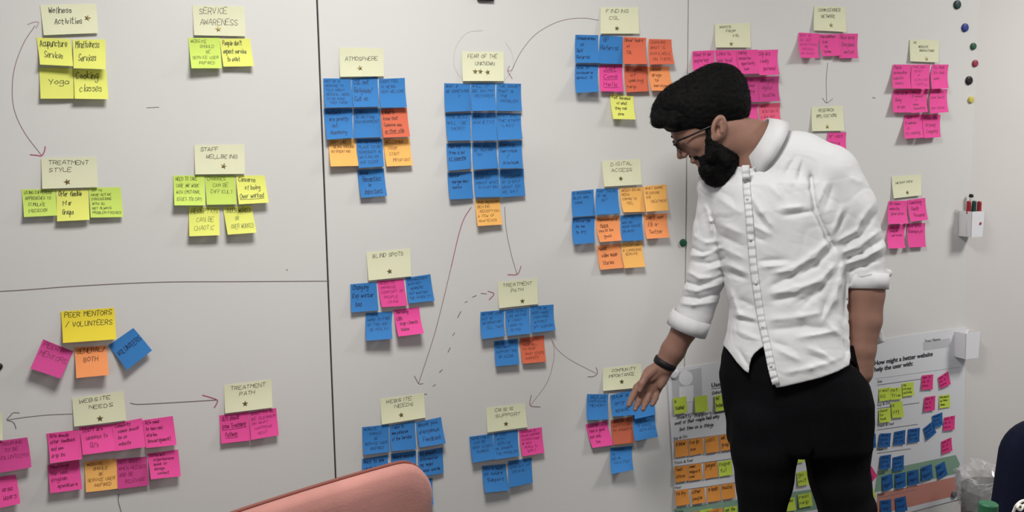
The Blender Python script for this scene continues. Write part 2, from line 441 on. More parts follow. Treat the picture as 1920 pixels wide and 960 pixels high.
sticky('plum', (-10, 828, 51, 820, 59, 876, -3, 887), '>TRAINING|>>TO BE|VOLUNTEERS|', 'magenta sticky note reading Training to be Volunteers at the left edge', 'notes cut by the left edge')
sticky('pink', (-32, 898, 29, 890, 38, 944, -25, 958), 'we|>>>>>area|>>>>>users', 'pink sticky note at the bottom left corner, cut by the edge', 'notes cut by the left edge')
cluster('Treatment Path', ((420, 722, 509, 711, 511, 764, 422, 775), 'TREATMENT|>>PATH|', [(459, 756)]),
        [[('pink', (411, 779, 466, 772, 470, 826, 415, 832), "SU's should|know Treatment_|>Pathway_"), ('pink', (467, 773, 518, 765, 523, 816, 471, 825), 'WANT TO BE|BE CLEARER|ON WHAT|>HAPPENS|>>NEXT')]], 'with pink notes')
cluster('Atmosphere', ((636, 89, 719, 91, 720, 143, 638, 144), '|ATMOSPHERE|', [(675, 127)]),
        [[('blue', (606, 147, 658, 147, 662, 201, 610, 202), 'NOT OF A|SERVICE TO|TALK ABOUT|MEDICAL, NEED|TO BE MORE|>THEM THERE'), ('blue', (659, 147, 708, 144, 712, 200, 663, 201), 'CGL not|Religious/|Cult on'), ('blue', (710, 148, 759, 146, 763, 201, 714, 202), 'DIDNT FEEL|AT BEING|VERY WELCOME||')],
         [('blue', (607, 204, 661, 204, 663, 258, 613, 262), 'Doctors|>are pretty|>>not|>dismissing'), ('blue', (663, 204, 713, 203, 716, 257, 664, 259), 'UNWELL|IN WAITING|ENVIRONMENT||'), ('coral', (714, 205, 763, 202, 769, 256, 719, 258), 'Liked to|know that|Someone was|on their side_')],
         [('amber', (616, 262, 666, 261, 673, 311, 620, 312), "DON'T LIKE|>BEING AROUND|INTIMIDATING||"), ('blue', (668, 261, 717, 260, 720, 312, 673, 315), 'AN INFORMED|PLACE TO BE|SOMEBODY IS|WAITING ON|AND CLEAR'), ('amber', (719, 261, 768, 259, 774, 310, 725, 312), 'WELCOMING|>FROM|>STAFF|>>IMPORTANT')],
         [('blue', (670, 319, 720, 316, 726, 367, 677, 371), 'Good|>Reception_|>>>is|>Important_')]])
cluster('Fear of the Unknown', ((866, 97, 945, 97, 945, 152, 868, 152), 'FEAR OF THE|>>UNKNOWN|', [(890, 134), (901, 134), (913, 135)]),
        [[('blue', (833, 156, 882, 157, 884, 208, 835, 210), 'WHAT IF|BE SOMETHING|>>>>>?||'), ('blue', (883, 156, 929, 156, 932, 207, 886, 208), 'WILL IT|BE ON MY|>RECORD?||'), ('blue', (931, 156, 977, 157, 979, 208, 932, 208), 'THE DOUBT|THAT IS|>THE|>PROBLEM|')],
         [('blue', (835, 213, 883, 212, 884, 263, 840, 264), 'HOW QUICK|WILL I BE|>THERE?|'), ('blue', (884, 212, 930, 212, 933, 263, 886, 264), 'WHAT IS|ANXIETY?||'), ('blue', (931, 212, 977, 213, 980, 260, 934, 263), 'WHAT ARE|THE STAFF|>>LIKE?||')],
         [('blue', (837, 269, 883, 268, 884, 316, 841, 320), 'Hearing|from a lot|of caseline_|'), ('blue', (886, 268, 931, 267, 935, 315, 889, 318), 'WHAT WILL I|BE TALKING|>TO?||'), ('blue', (935, 266, 979, 263, 981, 315, 937, 316), 'Feeling|nervous|>>>/|>Anxious')],
         [('blue', (839, 324, 885, 322, 888, 372, 844, 374), 'Doctor|>surgeries/|>works|'), ('blue', (888, 321, 935, 317, 940, 369, 892, 370), 'MYSELF|WORRIED|ABOUT WHAT|>SITUATION|'), ('blue', (937, 319, 982, 316, 985, 367, 940, 370), 'CALL|>ANSWER|IF DIDNT|WHAT DO|WE SAY')],
         [('amber', (891, 375, 937, 372, 942, 421, 896, 424), 'ONE PERSON|BEHIND|>RECEPTION|A FEW OF|WHATEVER')]])
cluster('Blind Spots', ((687, 473, 769, 466, 771, 518, 691, 526), 'BLIND SPOTS||', [(731, 509)]),
        [[('blue', (657, 533, 706, 529, 710, 582, 659, 586), 'Changing|Key worker|>bad'), ('pink', (707, 527, 757, 523, 764, 573, 716, 576), 'WEBSITE|IMPROVE|COMFORT OF|>PEOPLE|>>USING'), ('blue', (760, 521, 807, 514, 815, 564, 767, 569), 'DISAGREEMENT|WITH KEY|>WORKERS|NOT WANTING|THE STABILITY')],
         [('blue', (686, 587, 736, 584, 736, 635, 687, 639), '>TOPS|HARD TO FIND|OF TIME AND|>BE HEALTHY|'), ('pink', (738, 581, 786, 576, 795, 625, 747, 631), 'Interlocking|Links_|>Drugs + Domestic|>Violence')]])
cluster('Treatment Path', ((933, 529, 1008, 522, 1009, 570, 936, 578), 'TREATMENT|>>PATH|', [(980, 564)]),
        [[('blue', (901, 585, 946, 581, 948, 630, 904, 636), 'BEFORE COME|OUT IS|INFORMATION|>>TELL THEM|'), ('blue', (947, 581, 993, 576, 997, 625, 952, 630), 'SOME PEOPLE|LIKE WRITING|IF I DONT|I WANT TO|>GO FOR'), ('blue', (994, 574, 1038, 571, 1042, 619, 998, 624), 'IT CAN BE|VERY HARD|>CONTINUE|>WITHOUT|OPT SUPPORT')],
         [('blue', (927, 640, 971, 635, 974, 683, 930, 687), 'BE CERTAIN|YOU WANT|SUPPORT YOU|>BE CLEAR|'), ('coral', (975, 634, 1020, 629, 1024, 678, 980, 682), 'HAVE BEEN|MADE ALL|TO HEAR|>WHAT STEPS|>WORKED?')]], 'with blue notes')
cluster('Website Needs', ((713, 748, 795, 737, 798, 783, 716, 796), 'WEBSITE|>>NEEDS|', [(753, 778)]),
        [[('blue', (679, 801, 729, 796, 731, 847, 682, 853), 'WEBSITE|>>SHOULD|>>>>BE|SERVICE USER|>>INSPIRED'), ('blue', (730, 798, 778, 789, 781, 842, 734, 846), 'I want to|see pictures|of the Service|'), ('blue', (780, 792, 827, 782, 836, 831, 787, 839), 'Would you|anonymous|>Feedback')],
         [('blue', (679, 861, 727, 853, 731, 905, 682, 910), 'Want to see|what it was|'), ('blue', (733, 851, 780, 845, 783, 895, 737, 900), 'Want more|sign up|'), ('blue', (784, 847, 830, 839, 832, 887, 786, 894), 'So should|information|my legal|>your words')],
         [('blue', (765, 906, 811, 896, 813, 946, 768, 955), '')]], 'with blue notes')
cluster('Crisis Support', ((912, 765, 984, 757, 989, 801, 914, 811), '>CRISIS|>SUPPORT|', [(948, 795)]),
        [[('blue', (880, 819, 924, 813, 928, 861, 887, 868), 'SOMETIMES|>CAN BE|VERY SCARY|>>NUMBER|'), ('blue', (926, 812, 971, 806, 974, 855, 928, 862), 'A CARD|>WITH|>SERVICE|ON ANSWER|THE PROBLEM'), ('pink', (973, 807, 1016, 801, 1021, 849, 980, 856), 'MANAGING OF|CRISIS SUPPORT|IS EVERY NIGHT|WE WANT|>PEOPLE TO|>>SUPPLY')],
         [('blue', (904, 874, 948, 870, 956, 919, 910, 924), 'More out|of hours|>Support|'), ('blue', (953, 865, 997, 858, 999, 905, 955, 914), 'SPECIFIC|AMOUNT OF|>CRISIS||')]])
cluster('Finding', ((1127, 14, 1197, 14, 1199, 63, 1126, 63), 'FINDING|>CGL|', [(1156, 54)]),
        [[('blue', (1079, 65, 1122, 66, 1124, 118, 1079, 118), 'Unawareness|>>of|Self|Referral'), ('blue', (1125, 66, 1168, 69, 1167, 120, 1122, 119), '>GP|Referral|'), ('coral', (1169, 69, 1212, 71, 1214, 120, 1170, 120), 'Never heard|>of|>CGL|'), ('coral', (1217, 73, 1259, 74, 1265, 120, 1218, 121), 'UNAWARE|WHAT IS|AVAILABLE|>ON THERE')],
         [('blue', (1079, 121, 1122, 122, 1123, 172, 1080, 174), 'Was in|unaware|about it||'), ('pink', (1124, 122, 1167, 121, 1169, 172, 1126, 171), '>Just_|>Come_|>Hello_'), ('coral', (1171, 124, 1214, 124, 1217, 171, 1174, 173), 'Stigma|>>of|>asking|help'), ('salmon', (1214, 125, 1255, 125, 1262, 170, 1222, 170), 'School|>drugs|>>to|>services')],
         [('yellow', (1144, 176, 1188, 180, 1192, 224, 1150, 223), 'Felt ashamed|>>of what|>they had|>>done')]], None)
cluster('Digital Access', ((1129, 302, 1201, 298, 1204, 346, 1133, 350), '>DIGITAL|>ACCESS|', [(1163, 335)]),
        [[('blue', (1072, 359, 1113, 355, 1117, 404, 1074, 407), 'A PERSONAL|BLOG AND|>HOME||'), ('blue', (1118, 354, 1159, 353, 1163, 400, 1118, 403), 'MAP THERE|IF WE|>>GET||'), ('amber', (1162, 353, 1206, 351, 1210, 397, 1169, 398), "NEEDS SOCIAL|MEDIA|COMING TO|>>FEEL|"), ('amber', (1207, 349, 1250, 346, 1254, 394, 1212, 397), 'WHAT SHARE|BLOGGING|THE|>>TREATMENT|')],
         [('blue', (1073, 409, 1116, 406, 1116, 455, 1076, 458), 'Discourage|>As we|>to try|'), ('salmon', (1117, 407, 1161, 405, 1166, 451, 1125, 454), 'Recommend|>Apps_|could be|>>good'), ('blue', (1164, 404, 1204, 401, 1207, 450, 1166, 452), 'HELPFUL|WAS AN|HOUR ADVICE|ON APPS|'), ('salmon', (1208, 403, 1251, 400, 1256, 445, 1213, 448), "Don't use|>FB or|>Twitter")],
         [('salmon', (1119, 461, 1162, 457, 1170, 502, 1126, 506), 'Media|>video made|>Stories'), ('amber', (1164, 457, 1204, 453, 1210, 500, 1171, 503), 'EDUCATION|& LANGUAGE|>SERVICE||')]])
cluster('Community Importance', ((1131, 691, 1202, 682, 1205, 726, 1131, 733), '>COMMUNITY|IMPORTANCE|', [(1165, 716)]),
        [[('blue', (1101, 739, 1141, 739, 1141, 786, 1101, 788), '>SEA AS_|VARIOUS|>MEMORY||'), ('blue', (1144, 741, 1186, 731, 1190, 778, 1149, 781), 'Give a|>only|>speak'), ('blue', (1190, 738, 1228, 730, 1229, 777, 1190, 786), '')],
         [('pink', (1098, 796, 1138, 789, 1151, 834, 1111, 840), 'Good to|find in good|but sick|>>too'), ('rust', (1145, 788, 1186, 781, 1190, 830, 1151, 834), 'HAVE BEEN|INSTEAD OF|MY ANSWERS||'), ('blue', (1188, 779, 1228, 775, 1234, 819, 1191, 827), 'DISCUSSION|>THE WAY|>IS ASKED|>>SERVICES|')],
         [('blue', (1145, 840, 1186, 836, 1188, 881, 1147, 889), 'INFORMAL|TO|SOCIAL|>FACILITIES|')]])
cluster('Wants from', ((1341, 45, 1407, 43, 1408, 89, 1342, 89), 'WANTS|>>FROM|>>>>CGL|', [(1371, 83)]),
        [[('pink', (1299, 96, 1340, 94, 1342, 136, 1302, 137), 'Used to be|exploring|'), ('pink', (1341, 94, 1381, 94, 1388, 137, 1349, 137), 'Links to|see local|>>moments'), ('pink', (1381, 94, 1421, 93, 1424, 138, 1389, 139), 'Talking|connection|>opportunity|>>town'), ('pink', (1421, 94, 1459, 93, 1462, 140, 1424, 141), 'Say are|>really|>>personal')],
         [('plum', (1388, 144, 1423, 145, 1424, 191, 1390, 192), 'Need to|>be clear|>>guiding|>>its'), ('plum', (1424, 144, 1461, 143, 1463, 189, 1425, 191), 'Changing|>digital|>location')],
         [('pink', (1386, 196, 1422, 195, 1424, 240, 1388, 240), 'WE WANT|FOR|TO'), ('rose', (1423, 195, 1463, 193, 1466, 235, 1428, 240), 'WHAT|>REACTION TO|A NEW IDEA|')]])
cluster('Commissioner Network', ((1527, 12, 1585, 13, 1588, 60, 1526, 57), 'COMMISSIONER|>NETWORK|', [(1557, 47)]),
        [[('pink', (1498, 61, 1537, 63, 1536, 109, 1502, 108), 'NOT IN|DO SEE|SOMETHING|>NEEDED|AS SUCH'), ('pink', (1535, 64, 1574, 64, 1577, 104, 1542, 106), 'Find conditions|>to be|>>any|>Systems'), ('pink', (1574, 63, 1609, 63, 1609, 109, 1574, 109), 'Nice area|>Benjamin|>>worked')]])
cluster('Research Implications', ((1522, 201, 1580, 198, 1584, 245, 1523, 246), '>RESEARCH|IMPLICATIONS|', [(1550, 238)]),
        [[('pink', (1552, 249, 1587, 248, 1589, 293, 1555, 294), 'or not|>more|')]])
cluster('Website Innovations', ((1706, 74, 1761, 76, 1760, 117, 1707, 115), 'UX|>>WEBSITE|>>INNOVATIONS|', [(1736, 110)]),
        [[('pink', (1675, 121, 1709, 121, 1709, 166, 1675, 166), 'Public|accessible|website|>Hours'), ('pink', (1710, 121, 1745, 121, 1743, 167, 1709, 166), 'MAKING|>VERY|>>>IF|>SERVICE|>>USEFUL'), ('pink', (1748, 121, 1779, 121, 1779, 165, 1748, 167), 'To Ask|>to ask|>web|')],
         [('pink', (1675, 169, 1708, 168, 1709, 211, 1675, 211), 'Allow words|>Being|>>as one'), ('pink', (1708, 168, 1740, 167, 1740, 210, 1709, 212), 'Want if|to should|>>>i|>need|>Something'), ('pink', (1745, 167, 1777, 167, 1779, 210, 1745, 213), 'Su Sally|see best|>>>-|services')],
         [('pink', (1696, 216, 1731, 214, 1733, 258, 1697, 260), '>want|it website|>to|Try counting'), ('pink', (1731, 215, 1764, 215, 1764, 257, 1734, 259), 'Have the|>Anyway|>Company')]])
cluster('Negatives', ((1672, 331, 1728, 327, 1728, 366, 1676, 372), '|NEGATIVES||', [(1701, 361)]),
        [[('pink', (1667, 377, 1702, 376, 1704, 419, 1666, 420), 'Do have|website|>Operation|'), ('pink', (1702, 375, 1735, 371, 1740, 412, 1708, 416), 'Something|>Really|>>Personal')],
         [('pink', (1665, 422, 1698, 420, 1698, 465, 1666, 466), 'Just old|>people|>>services||'), ('pink', (1701, 419, 1735, 418, 1736, 463, 1704, 464), 'Did lots|Research||')]])
# ------------------------------------------------------------------ implicit modelling (for the man and soft goods)
ZM = 2.45                      # distance of the man along the optical axis
SU = ZM / F                    # metres per modelling unit (one pixel at that distance)
def K(px, py, D=0.0):
    k = 1 - D / F
    return np.array([960 + (px - 960) * k, 480 + (py - 480) * k, float(D)])
def to_world(V):
    V = np.asarray(V, float)
    return (CAM + np.outer((V[:, 0] - 960) * SU, RIGHT) + np.outer((V[:, 1] - 480) * SU, DOWN) + np.outer(ZM - V[:, 2] * SU, FWD))
def to_local(p):
    q = np.asarray(p, float) - CAM
    return np.array([960 + (q @ RIGHT) / SU, 480 + (q @ DOWN) / SU, (ZM - q @ FWD) / SU])

def smin(a, b, k):
    if k <= 0:
        return np.minimum(a, b)
    h = np.clip(0.5 + 0.5 * (b - a) / k, 0, 1)
    return b * (1 - h) + a * h - k * h * (1 - h)

def unit(v):
    v = np.asarray(v, float)
    return v / np.linalg.norm(v)

class Field:
    def __init__(self):
        self.ops = []; self.disp = None; self.post = None
    def add(self, fn, lo, hi, k=6.0, mode='u'):
        pad = k + 6
        self.ops.append((fn, np.array(lo) - pad, np.array(hi) + pad, k, mode)); return self
    def cone(self, a, b, r1, r2, k=6.0, mode='u', flat=None):
        """tapered limb segment; flat = (axis, factor) squashes it along an axis"""
        a = np.array(a, float); b = np.array(b, float); ab = b - a; L2 = ab @ ab + 1e-9
        def fn(P):
            Q = P - a
            t = np.clip(Q @ ab / L2, 0, 1)
            R = Q - t[:, None] * ab
            if flat is not None:
                ax, f = flat
                R = R + np.outer(R @ ax * (1 / f - 1), ax)
            return np.sqrt((R * R).sum(1)) - (r1 + (r2 - r1) * t)
        m = max(r1, r2)
        return self.add(fn, np.minimum(a, b) - m, np.maximum(a, b) + m, k, mode)
    def chain(self, pts, rs, k=6.0, flat=None):
        for i in range(len(pts) - 1):
            self.cone(pts[i], pts[i + 1], rs[i], rs[i + 1], k, flat=flat)
        return self
    def ell(self, c, r, k=6.0, mode='u', axes=None):
        c = np.array(c, float); r = np.array(r, float)
        A = np.eye(3) if axes is None else np.array([unit(x) for x in axes])
        def fn(P):
            Q = (P - c) @ A.T
            k0 = np.sqrt(((Q / r) ** 2).sum(1)); k1 = np.sqrt(((Q / (r * r)) ** 2).sum(1)) + 1e-9
            return k0 * (k0 - 1) / k1
        m = r.max() if axes is not None else r
        return self.add(fn, c - m, c + m, k, mode)
    def loft(self, rows, phi, ratio, k=10.0, mode='u', grow=0.0, soft=14.0):
        """rows: (Y, x left, x right, D centre): stack of turned ellipses, from the top row to the bottom row"""
        R = np.array(rows, float); c, s = math.cos(phi), math.sin(phi)
        wf = math.sqrt(c * c + (ratio * s) ** 2)
        Y0, Y1 = R[0, 0], R[-1, 0]
        def fn(P):
            y = P[:, 1]
            xc = np.interp(y, R[:, 0], (R[:, 1] + R[:, 2]) / 2); w = np.interp(y, R[:, 0], (R[:, 2] - R[:, 1]) / 2) + grow
            dc = np.interp(y, R[:, 0], R[:, 3])
            a = w / wf; b = a * ratio
            u = P[:, 0] - xc; v = P[:, 2] - dc
            q = np.sqrt(((u * c + v * s) / a) ** 2 + ((-u * s + v * c) / b) ** 2)
            d = (q - 1) * b * 0.5 * (1 + a / b) * 0.9
            e = np.maximum(Y0 - y, y - Y1)
            return -smin(-d, -e, soft)
        m = (R[:, 2] - R[:, 1]).max() / 2 + grow + 25
        xm = (R[:, 1] + R[:, 2]) / 2
        return self.add(fn, (xm.min() - m, Y0 - 2, R[:, 3].min() - m), (xm.max() + m, Y1 + 2, R[:, 3].max() + m), k, mode)
    def ev(self, P, lo=None, hi=None):
        d = np.full(len(P), 60.0)
        if lo is None:
            lo = P.min(0); hi = P.max(0)
        hit = False
        for fn, a, b, k, mode in self.ops:
            if (a > hi).any() or (b < lo).any():
                continue
            v = fn(P)
            if mode == 'u':
                d = smin(d, v, k); hit = True
            elif hit:
                d = -smin(-d, v, k)
        if not hit:
            return None
        if self.disp is not None:
            d = d - self.disp(P)
        if self.post is not None:
            d = self.post(P, d)
        return d
    def surf(self, px, py, D0=170.0, D1=-170.0, step=2.0):
        """modelling point where the sight line of a pixel first meets the surface"""
        Ds = np.arange(D0, D1, -step)
        P = np.stack([K(px, py, D) for D in Ds])
        d = self.ev(P)
        if d is None:
            return None
        idx = np.where(d < 0)[0]
        if len(idx) == 0:
            return None
        i = idx[0]
        D = Ds[i] if i == 0 else Ds[i - 1] - step * d[i - 1] / (d[i - 1] - d[i] + 1e-9)
        return K(px, py, D)

def axis(*segs):
    """(start, end, step) pieces of a grid axis"""
    out = []
    for a, b, st in segs:
        n = max(1, int(round((b - a) / st)))
        out.append(np.linspace(a, b, n, endpoint=False))
    out.append(np.array([segs[-1][1]]))
    return np.concatenate(out)

def polygonise(field, xs, ys, zs, blk=22):
    nx, ny, nz = len(xs), len(ys), len(zs)
    D = np.full((nx, ny, nz), 60.0, np.float32)
    for i in range(0, nx, blk):
        for j in range(0, ny, blk):
            for k in range(0, nz, blk):
                X, Y, Z = xs[i:i + blk], ys[j:j + blk], zs[k:k + blk]
                lo = np.array([X[0], Y[0], Z[0]]); hi = np.array([X[-1], Y[-1], Z[-1]])
                if not any((a <= hi).all() and (b >= lo).all() for _, a, b, _, m in field.ops if m == 'u'):
                    continue
                g = np.stack(np.meshgrid(X, Y, Z, indexing='ij'), -1).reshape(-1, 3)
                d = field.ev(g, lo, hi)
                if d is not None:
                    D[i:i + blk, j:j + blk, k:k + blk] = d.reshape(len(X), len(Y), len(Z))
    ins = D < 0
    cnt = np.zeros((nx - 1, ny - 1, nz - 1), np.int8)
    cor = [(a, b, c) for a in (0, 1) for b in (0, 1) for c in (0, 1)]
    for a, b, c in cor:
        cnt += ins[a:nx - 1 + a, b:ny - 1 + b, c:nz - 1 + c]
    act = (cnt > 0) & (cnt < 8)
    I, J, Kk = np.nonzero(act)
    idx = np.full(act.shape, -1, np.int32); idx[I, J, Kk] = np.arange(len(I))
    vals = {c: D[I + c[0], J + c[1], Kk + c[2]] for c in cor}
    pos = {c: np.stack([xs[I + c[0]], ys[J + c[1]], zs[Kk + c[2]]], 1) for c in cor}
    acc = np.zeros((len(I), 3)); num = np.zeros(len(I))
    for c in cor:
        for ax in range(3):
            if c[ax] == 0:
                e = list(c); e[ax] = 1; e = tuple(e)
                va, vb = vals[c], vals[e]
                m = (va < 0) != (vb < 0)
                t = np.where(m, va / np.where(m, va - vb, 1), 0)
                acc += np.where(m[:, None], pos[c] + t[:, None] * (pos[e] - pos[c]), 0)
                num += m
    V = acc / num[:, None]
    faces = []
    for ax in range(3):
        sl0 = [slice(1, -1)] * 3; sl1 = [slice(1, -1)] * 3
        sl0[ax] = slice(0, -1); sl1[ax] = slice(1, None)
        A = ins[tuple(sl0)]; B = ins[tuple(sl1)]
        ch = A != B
        p = np.argwhere(ch)
        if len(p) == 0:
            continue
        off = [1, 1, 1]; off[ax] = 0
        q = p + np.array(off)
        u, v = [(1, 2), (2, 0), (0, 1)][ax]
        eu = np.zeros(3, int); eu[u] = 1; ev = np.zeros(3, int); ev[v] = 1
        g = lambda s: idx[tuple((q - s).T)]
        quad = np.stack([g(eu + ev), g(ev), g(0 * eu), g(eu)], 1)
        fl = A[ch]
        quad[~fl] = quad[~fl][:, ::-1]
        faces.append(quad)
    Fq = np.concatenate(faces)
    Fq = Fq[(Fq >= 0).all(1)]
    return V, Fq

def field_mesh(name, field, xs, ys, zs, material, parent=None, org=None):
    V, Fq = polygonise(field, xs, ys, zs)
    W = to_world(V)
    if org is not None:
        W = W - np.array(org)
    me = bpy.data.meshes.new(name)
    me.vertices.add(len(W)); me.vertices.foreach_set('co', W.astype(np.float32).ravel())
    Fq = Fq[:, ::-1]                                 # (right, down, towards) is left-handed
    me.loops.add(Fq.size); me.loops.foreach_set('vertex_index', Fq.astype(np.int32).ravel())
    me.polygons.add(len(Fq)); me.polygons.foreach_set('loop_start', np.arange(0, Fq.size, 4, dtype=np.int32))
    me.update(calc_edges=True); me.validate()
    o = link(name, me, material, parent, True)
    return o, V, Fq

def vnoise(P, sc, seed=0):
    rs = np.random.RandomState(seed); out = np.zeros(len(P))
    for i in range(5):
        d = unit(rs.randn(3)); e = unit(rs.randn(3))
        out += np.sin(P @ d * sc * rs.uniform(.7, 1.5) + rs.uniform(0, 6.3)) * np.sin(P @ e * sc * rs.uniform(.6, 1.3) + rs.uniform(0, 6.3))
    return out / 2.5

def strands(name, V, N, count, comb, length, width, material, parent, org, seed=1, keep=None, lift=0.35):
    rs = np.random.RandomState(seed)
    ids = rs.randint(0, len(V), count * 3)
    if keep is not None:
        ids = ids[keep(V[ids])]
    ids = ids[:count]
    P = V[ids]; n = N[ids]
    c = comb(P); c = c - n * (c * n).sum(1)[:, None]; c /= np.linalg.norm(c, axis=1)[:, None] + 1e-6
    dr = c + n * (lift + 0.25 * rs.randn(len(P), 1)) + 0.28 * rs.randn(len(P), 3)
    dr /= np.linalg.norm(dr, axis=1)[:, None]
    L = length * rs.uniform(0.5, 1.25, (len(P), 1))
    side = np.cross(dr, rs.randn(len(P), 3)); side /= np.linalg.norm(side, axis=1)[:, None] + 1e-6
    p0 = P - n * 1.0; p1 = P + dr * L * 0.5; p2 = P + dr * L + c * L * 0.25 - n * L * 0.12
    pts = np.concatenate([p0 - side * width, p0 + side * width, p1 + side * width * .7, p1 - side * width * .7, p2])
    m = len(P); k = np.arange(m)
    W = to_world(pts) - np.array(org)
    fc = [(int(a), int(a + m), int(a + 2 * m), int(a + 3 * m)) for a in k] + [(int(a + 3 * m), int(a + 2 * m), int(a + 4 * m)) for a in k]
    o = pymesh(name, W, fc, material, parent)
    o['kind'] = 'stuff'
    return o

def vert_normals(V, Fq):
    fn = np.cross(V[Fq[:, 2]] - V[Fq[:, 0]], V[Fq[:, 3]] - V[Fq[:, 1]])
    n = np.zeros_like(V)
    for i in range(4):
        np.add.at(n, Fq[:, i], fn)
    n /= np.linalg.norm(n, axis=1)[:, None] + 1e-9
    return n

# ------------------------------------------------------------------ the man
M_SKIN = mat('skin', (148, 111, 96), rough=0.5, spec=0.35, var=0.06, nscale=22, bump=0.12, bscale=260)
_b = M_SKIN.node_tree.nodes['Principled BSDF']
_b.inputs['Subsurface Weight'].default_value = 0.12; _b.inputs['Subsurface Radius'].default_value = (1.0, 0.35, 0.2); _b.inputs['Subsurface Scale'].default_value = 0.006
M_SHIRT = mat('white_cotton', (221, 221, 222), rough=0.85, spec=0.15, var=0.01, nscale=60, bump=0.12, bscale=420, sheen=0.1)
M_TROUSER = mat('black_twill', (13, 13, 16), rough=0.9, spec=0.12, var=0.1, nscale=80, bump=0.2, bscale=500)
M_HAIR = mat('black_hair', (13, 12, 12), rough=0.75, spec=0.12, var=0.2, nscale=120, bump=0.3, bscale=380)
M_BLACK = mat('black_plastic', (18, 17, 18), rough=0.4, spec=0.4)
M_BAND = mat('black_rubber', (28, 26, 28), rough=0.55, spec=0.3)
M_LENS = mat('spectacle_lens', (235, 240, 240), rough=0.05, spec=0.5, alpha=0.18)
M_SOLE = mat('shoe_leather', (30, 26, 24), rough=0.5)
M_EYE = mat('eye_white', (215, 208, 200), rough=0.25)
M_IRIS = mat('iris_brown', (40, 24, 16), rough=0.2)

GD = to_local(at_depth(1490, 720, ZM) + np.array([0, 0, -1.0])) - to_local(at_depth(1490, 720, ZM)); GD = unit(GD)   # downwards
def ground(px, py, z):
    """the point at height z straight below a pixel at the man's distance"""
    p = at_depth(px, py, ZM); p[2] = z
    return to_local(p)
PELVIS = at_depth(1492, 720, ZM)
ORG = np.array([PELVIS[0], PELVIS[1], 0.0])

hl = unit((-.2047, .159, 1.0))                                                        # head: towards camera, forward, up (a pure profile)
hf = np.array([-.77, .64, 0.0]); hf = unit(hf - hl * (hf @ hl))
hu = np.cross(hf, hl); hu = hu if hu[1] < 0 else -hu
EX = unit(np.array([1.0, 0, 0]) - hl * hl[0]); EY = np.cross(hl, EX); HB = [EX, EY, hl]
HC = np.array([1308.0, 209.0, 0.0])
def H(f, u, l=0.0):
    return HC + hf * f + hu * u + hl * l
HA = [hf, hu, hl]
body = Field()
body.ell(H(0, -2), (62, 57, 52), axes=HA)                       # cranium
body.ell(H(22, -42), (41, 50, 43), k=14, axes=HA)               # mid face
body.ell(H(20, -76), (43, 32, 38), k=14, axes=HA)               # jaw
body.ell(H(54, -98), (12, 13, 17), k=14, axes=HA)               # chin
body.cone(H(57, -10, -24), H(57, -10, 24), 8, 8, k=10)          # brow
for s in (-1, 1):
    body.ell(H(38, -40, 33 * s), (15, 13, 10), k=12, axes=HA)   # cheekbone
    body.ell(H(66, -24, 23 * s), (9, 7.5, 11), k=4, mode='s', axes=HA)   # eye socket
    body.ell(H(52.5, -25, 22 * s), (9.5, 8.5, 10), k=2, axes=HA)       # closed lid over the ball
    body.ell(H(70, -48, 7 * s), (6.5, 5, 4.5), k=4, axes=HA)  # nostril wing
body.cone(H(59, -14), H(74, -40), 5.0, 5.5, k=7)                # nose
body.cone(H(58, -28), H(66, -44), 6.5, 6.5, k=5)
body.ell(H(77, -44), (6.5, 6.0, 6.5), k=5, axes=HA)
body.cone(H(64, -66, -11), H(64, -66, 11), 5.5, 5.5, k=6)       # lips
body.cone(H(58, -78, -10), H(58, -78, 10), 5.0, 5.0, k=5)
body.cone(H(70.5, -72, -16), H(70.5, -72, 16), 1.6, 1.6, k=2, mode='s')
eu = unit(EX * 0.16 - EY * 1.0); ef = unit(-EX - EY * .16)
for s in (-1, 1):                                               # ears
    c0 = K(1347, 239, 50 * s)
    out = unit(hl * s - ef * 0.28)
    EA = [ef, eu, out]
    body.ell(c0 + out * 3, (14, 23.5, 7), k=3, axes=EA)
    body.ell(c0 + out * 12 + ef * 1.5 + eu * 1, (9.5, 17, 8), k=2, mode='s', axes=EA)      # scapha and concha hollow
    body.ell(c0 + out * 8 + ef * 3 - eu * 4, (6, 7.5, 8), k=2, mode='s', axes=EA)
    body.cone(c0 + ef * -2 + eu * 10 + out * 5, c0 + ef * -5 + eu * -7 + out * 6, 2.6, 3, k=3)   # antihelix
    body.cone(c0 + ef * 9 - eu * 3 + out * 5, c0 + ef * 8 + eu * -8 + out * 5, 3.2, 3, k=3)      # tragus
    body.ell(c0 - eu * 21 + out * 2.5 + ef * 4, (7, 7, 5), k=5, axes=EA)                        # lobe
body.cone((1352, 252, 0), (1432, 272, -4), 41, 44, k=14)        # neck
body.ell(K(1366, 236, 0), (34, 26, 40), k=12, axes=HB)
# trunk under the clothes
body.loft([(300, 1375, 1545, -6), (400, 1358, 1575, 0), (520, 1382, 1574, 0), (620, 1385, 1578, 6), (700, 1380, 1590, 2), (800, 1392, 1605, -8)], 0.45, 0.54, k=20)
body.cone((1425, 300, -6), K(1540, 330, 40), 40, 36, k=12)
body.cone((1415, 305, -10), (1362, 350, -55), 40, 34, k=16)
RW = K(1245, 686, -118)
body.chain([K(1352, 350, -58), K(1322, 515, -76), K(1284, 617, -100), K(1262, 657, -111), RW], [28, 23, 24.5, 23, 19.5], k=8)
body.chain([K(1550, 335, 40), K(1615, 490, 48), K(1623, 536, 50), K(1623, 550, 50), K(1622, 600, 51), K(1617, 655, 52), K(1616, 700, 50)], [36, 24, 31, 32.5, 29, 23, 19.5], k=6)
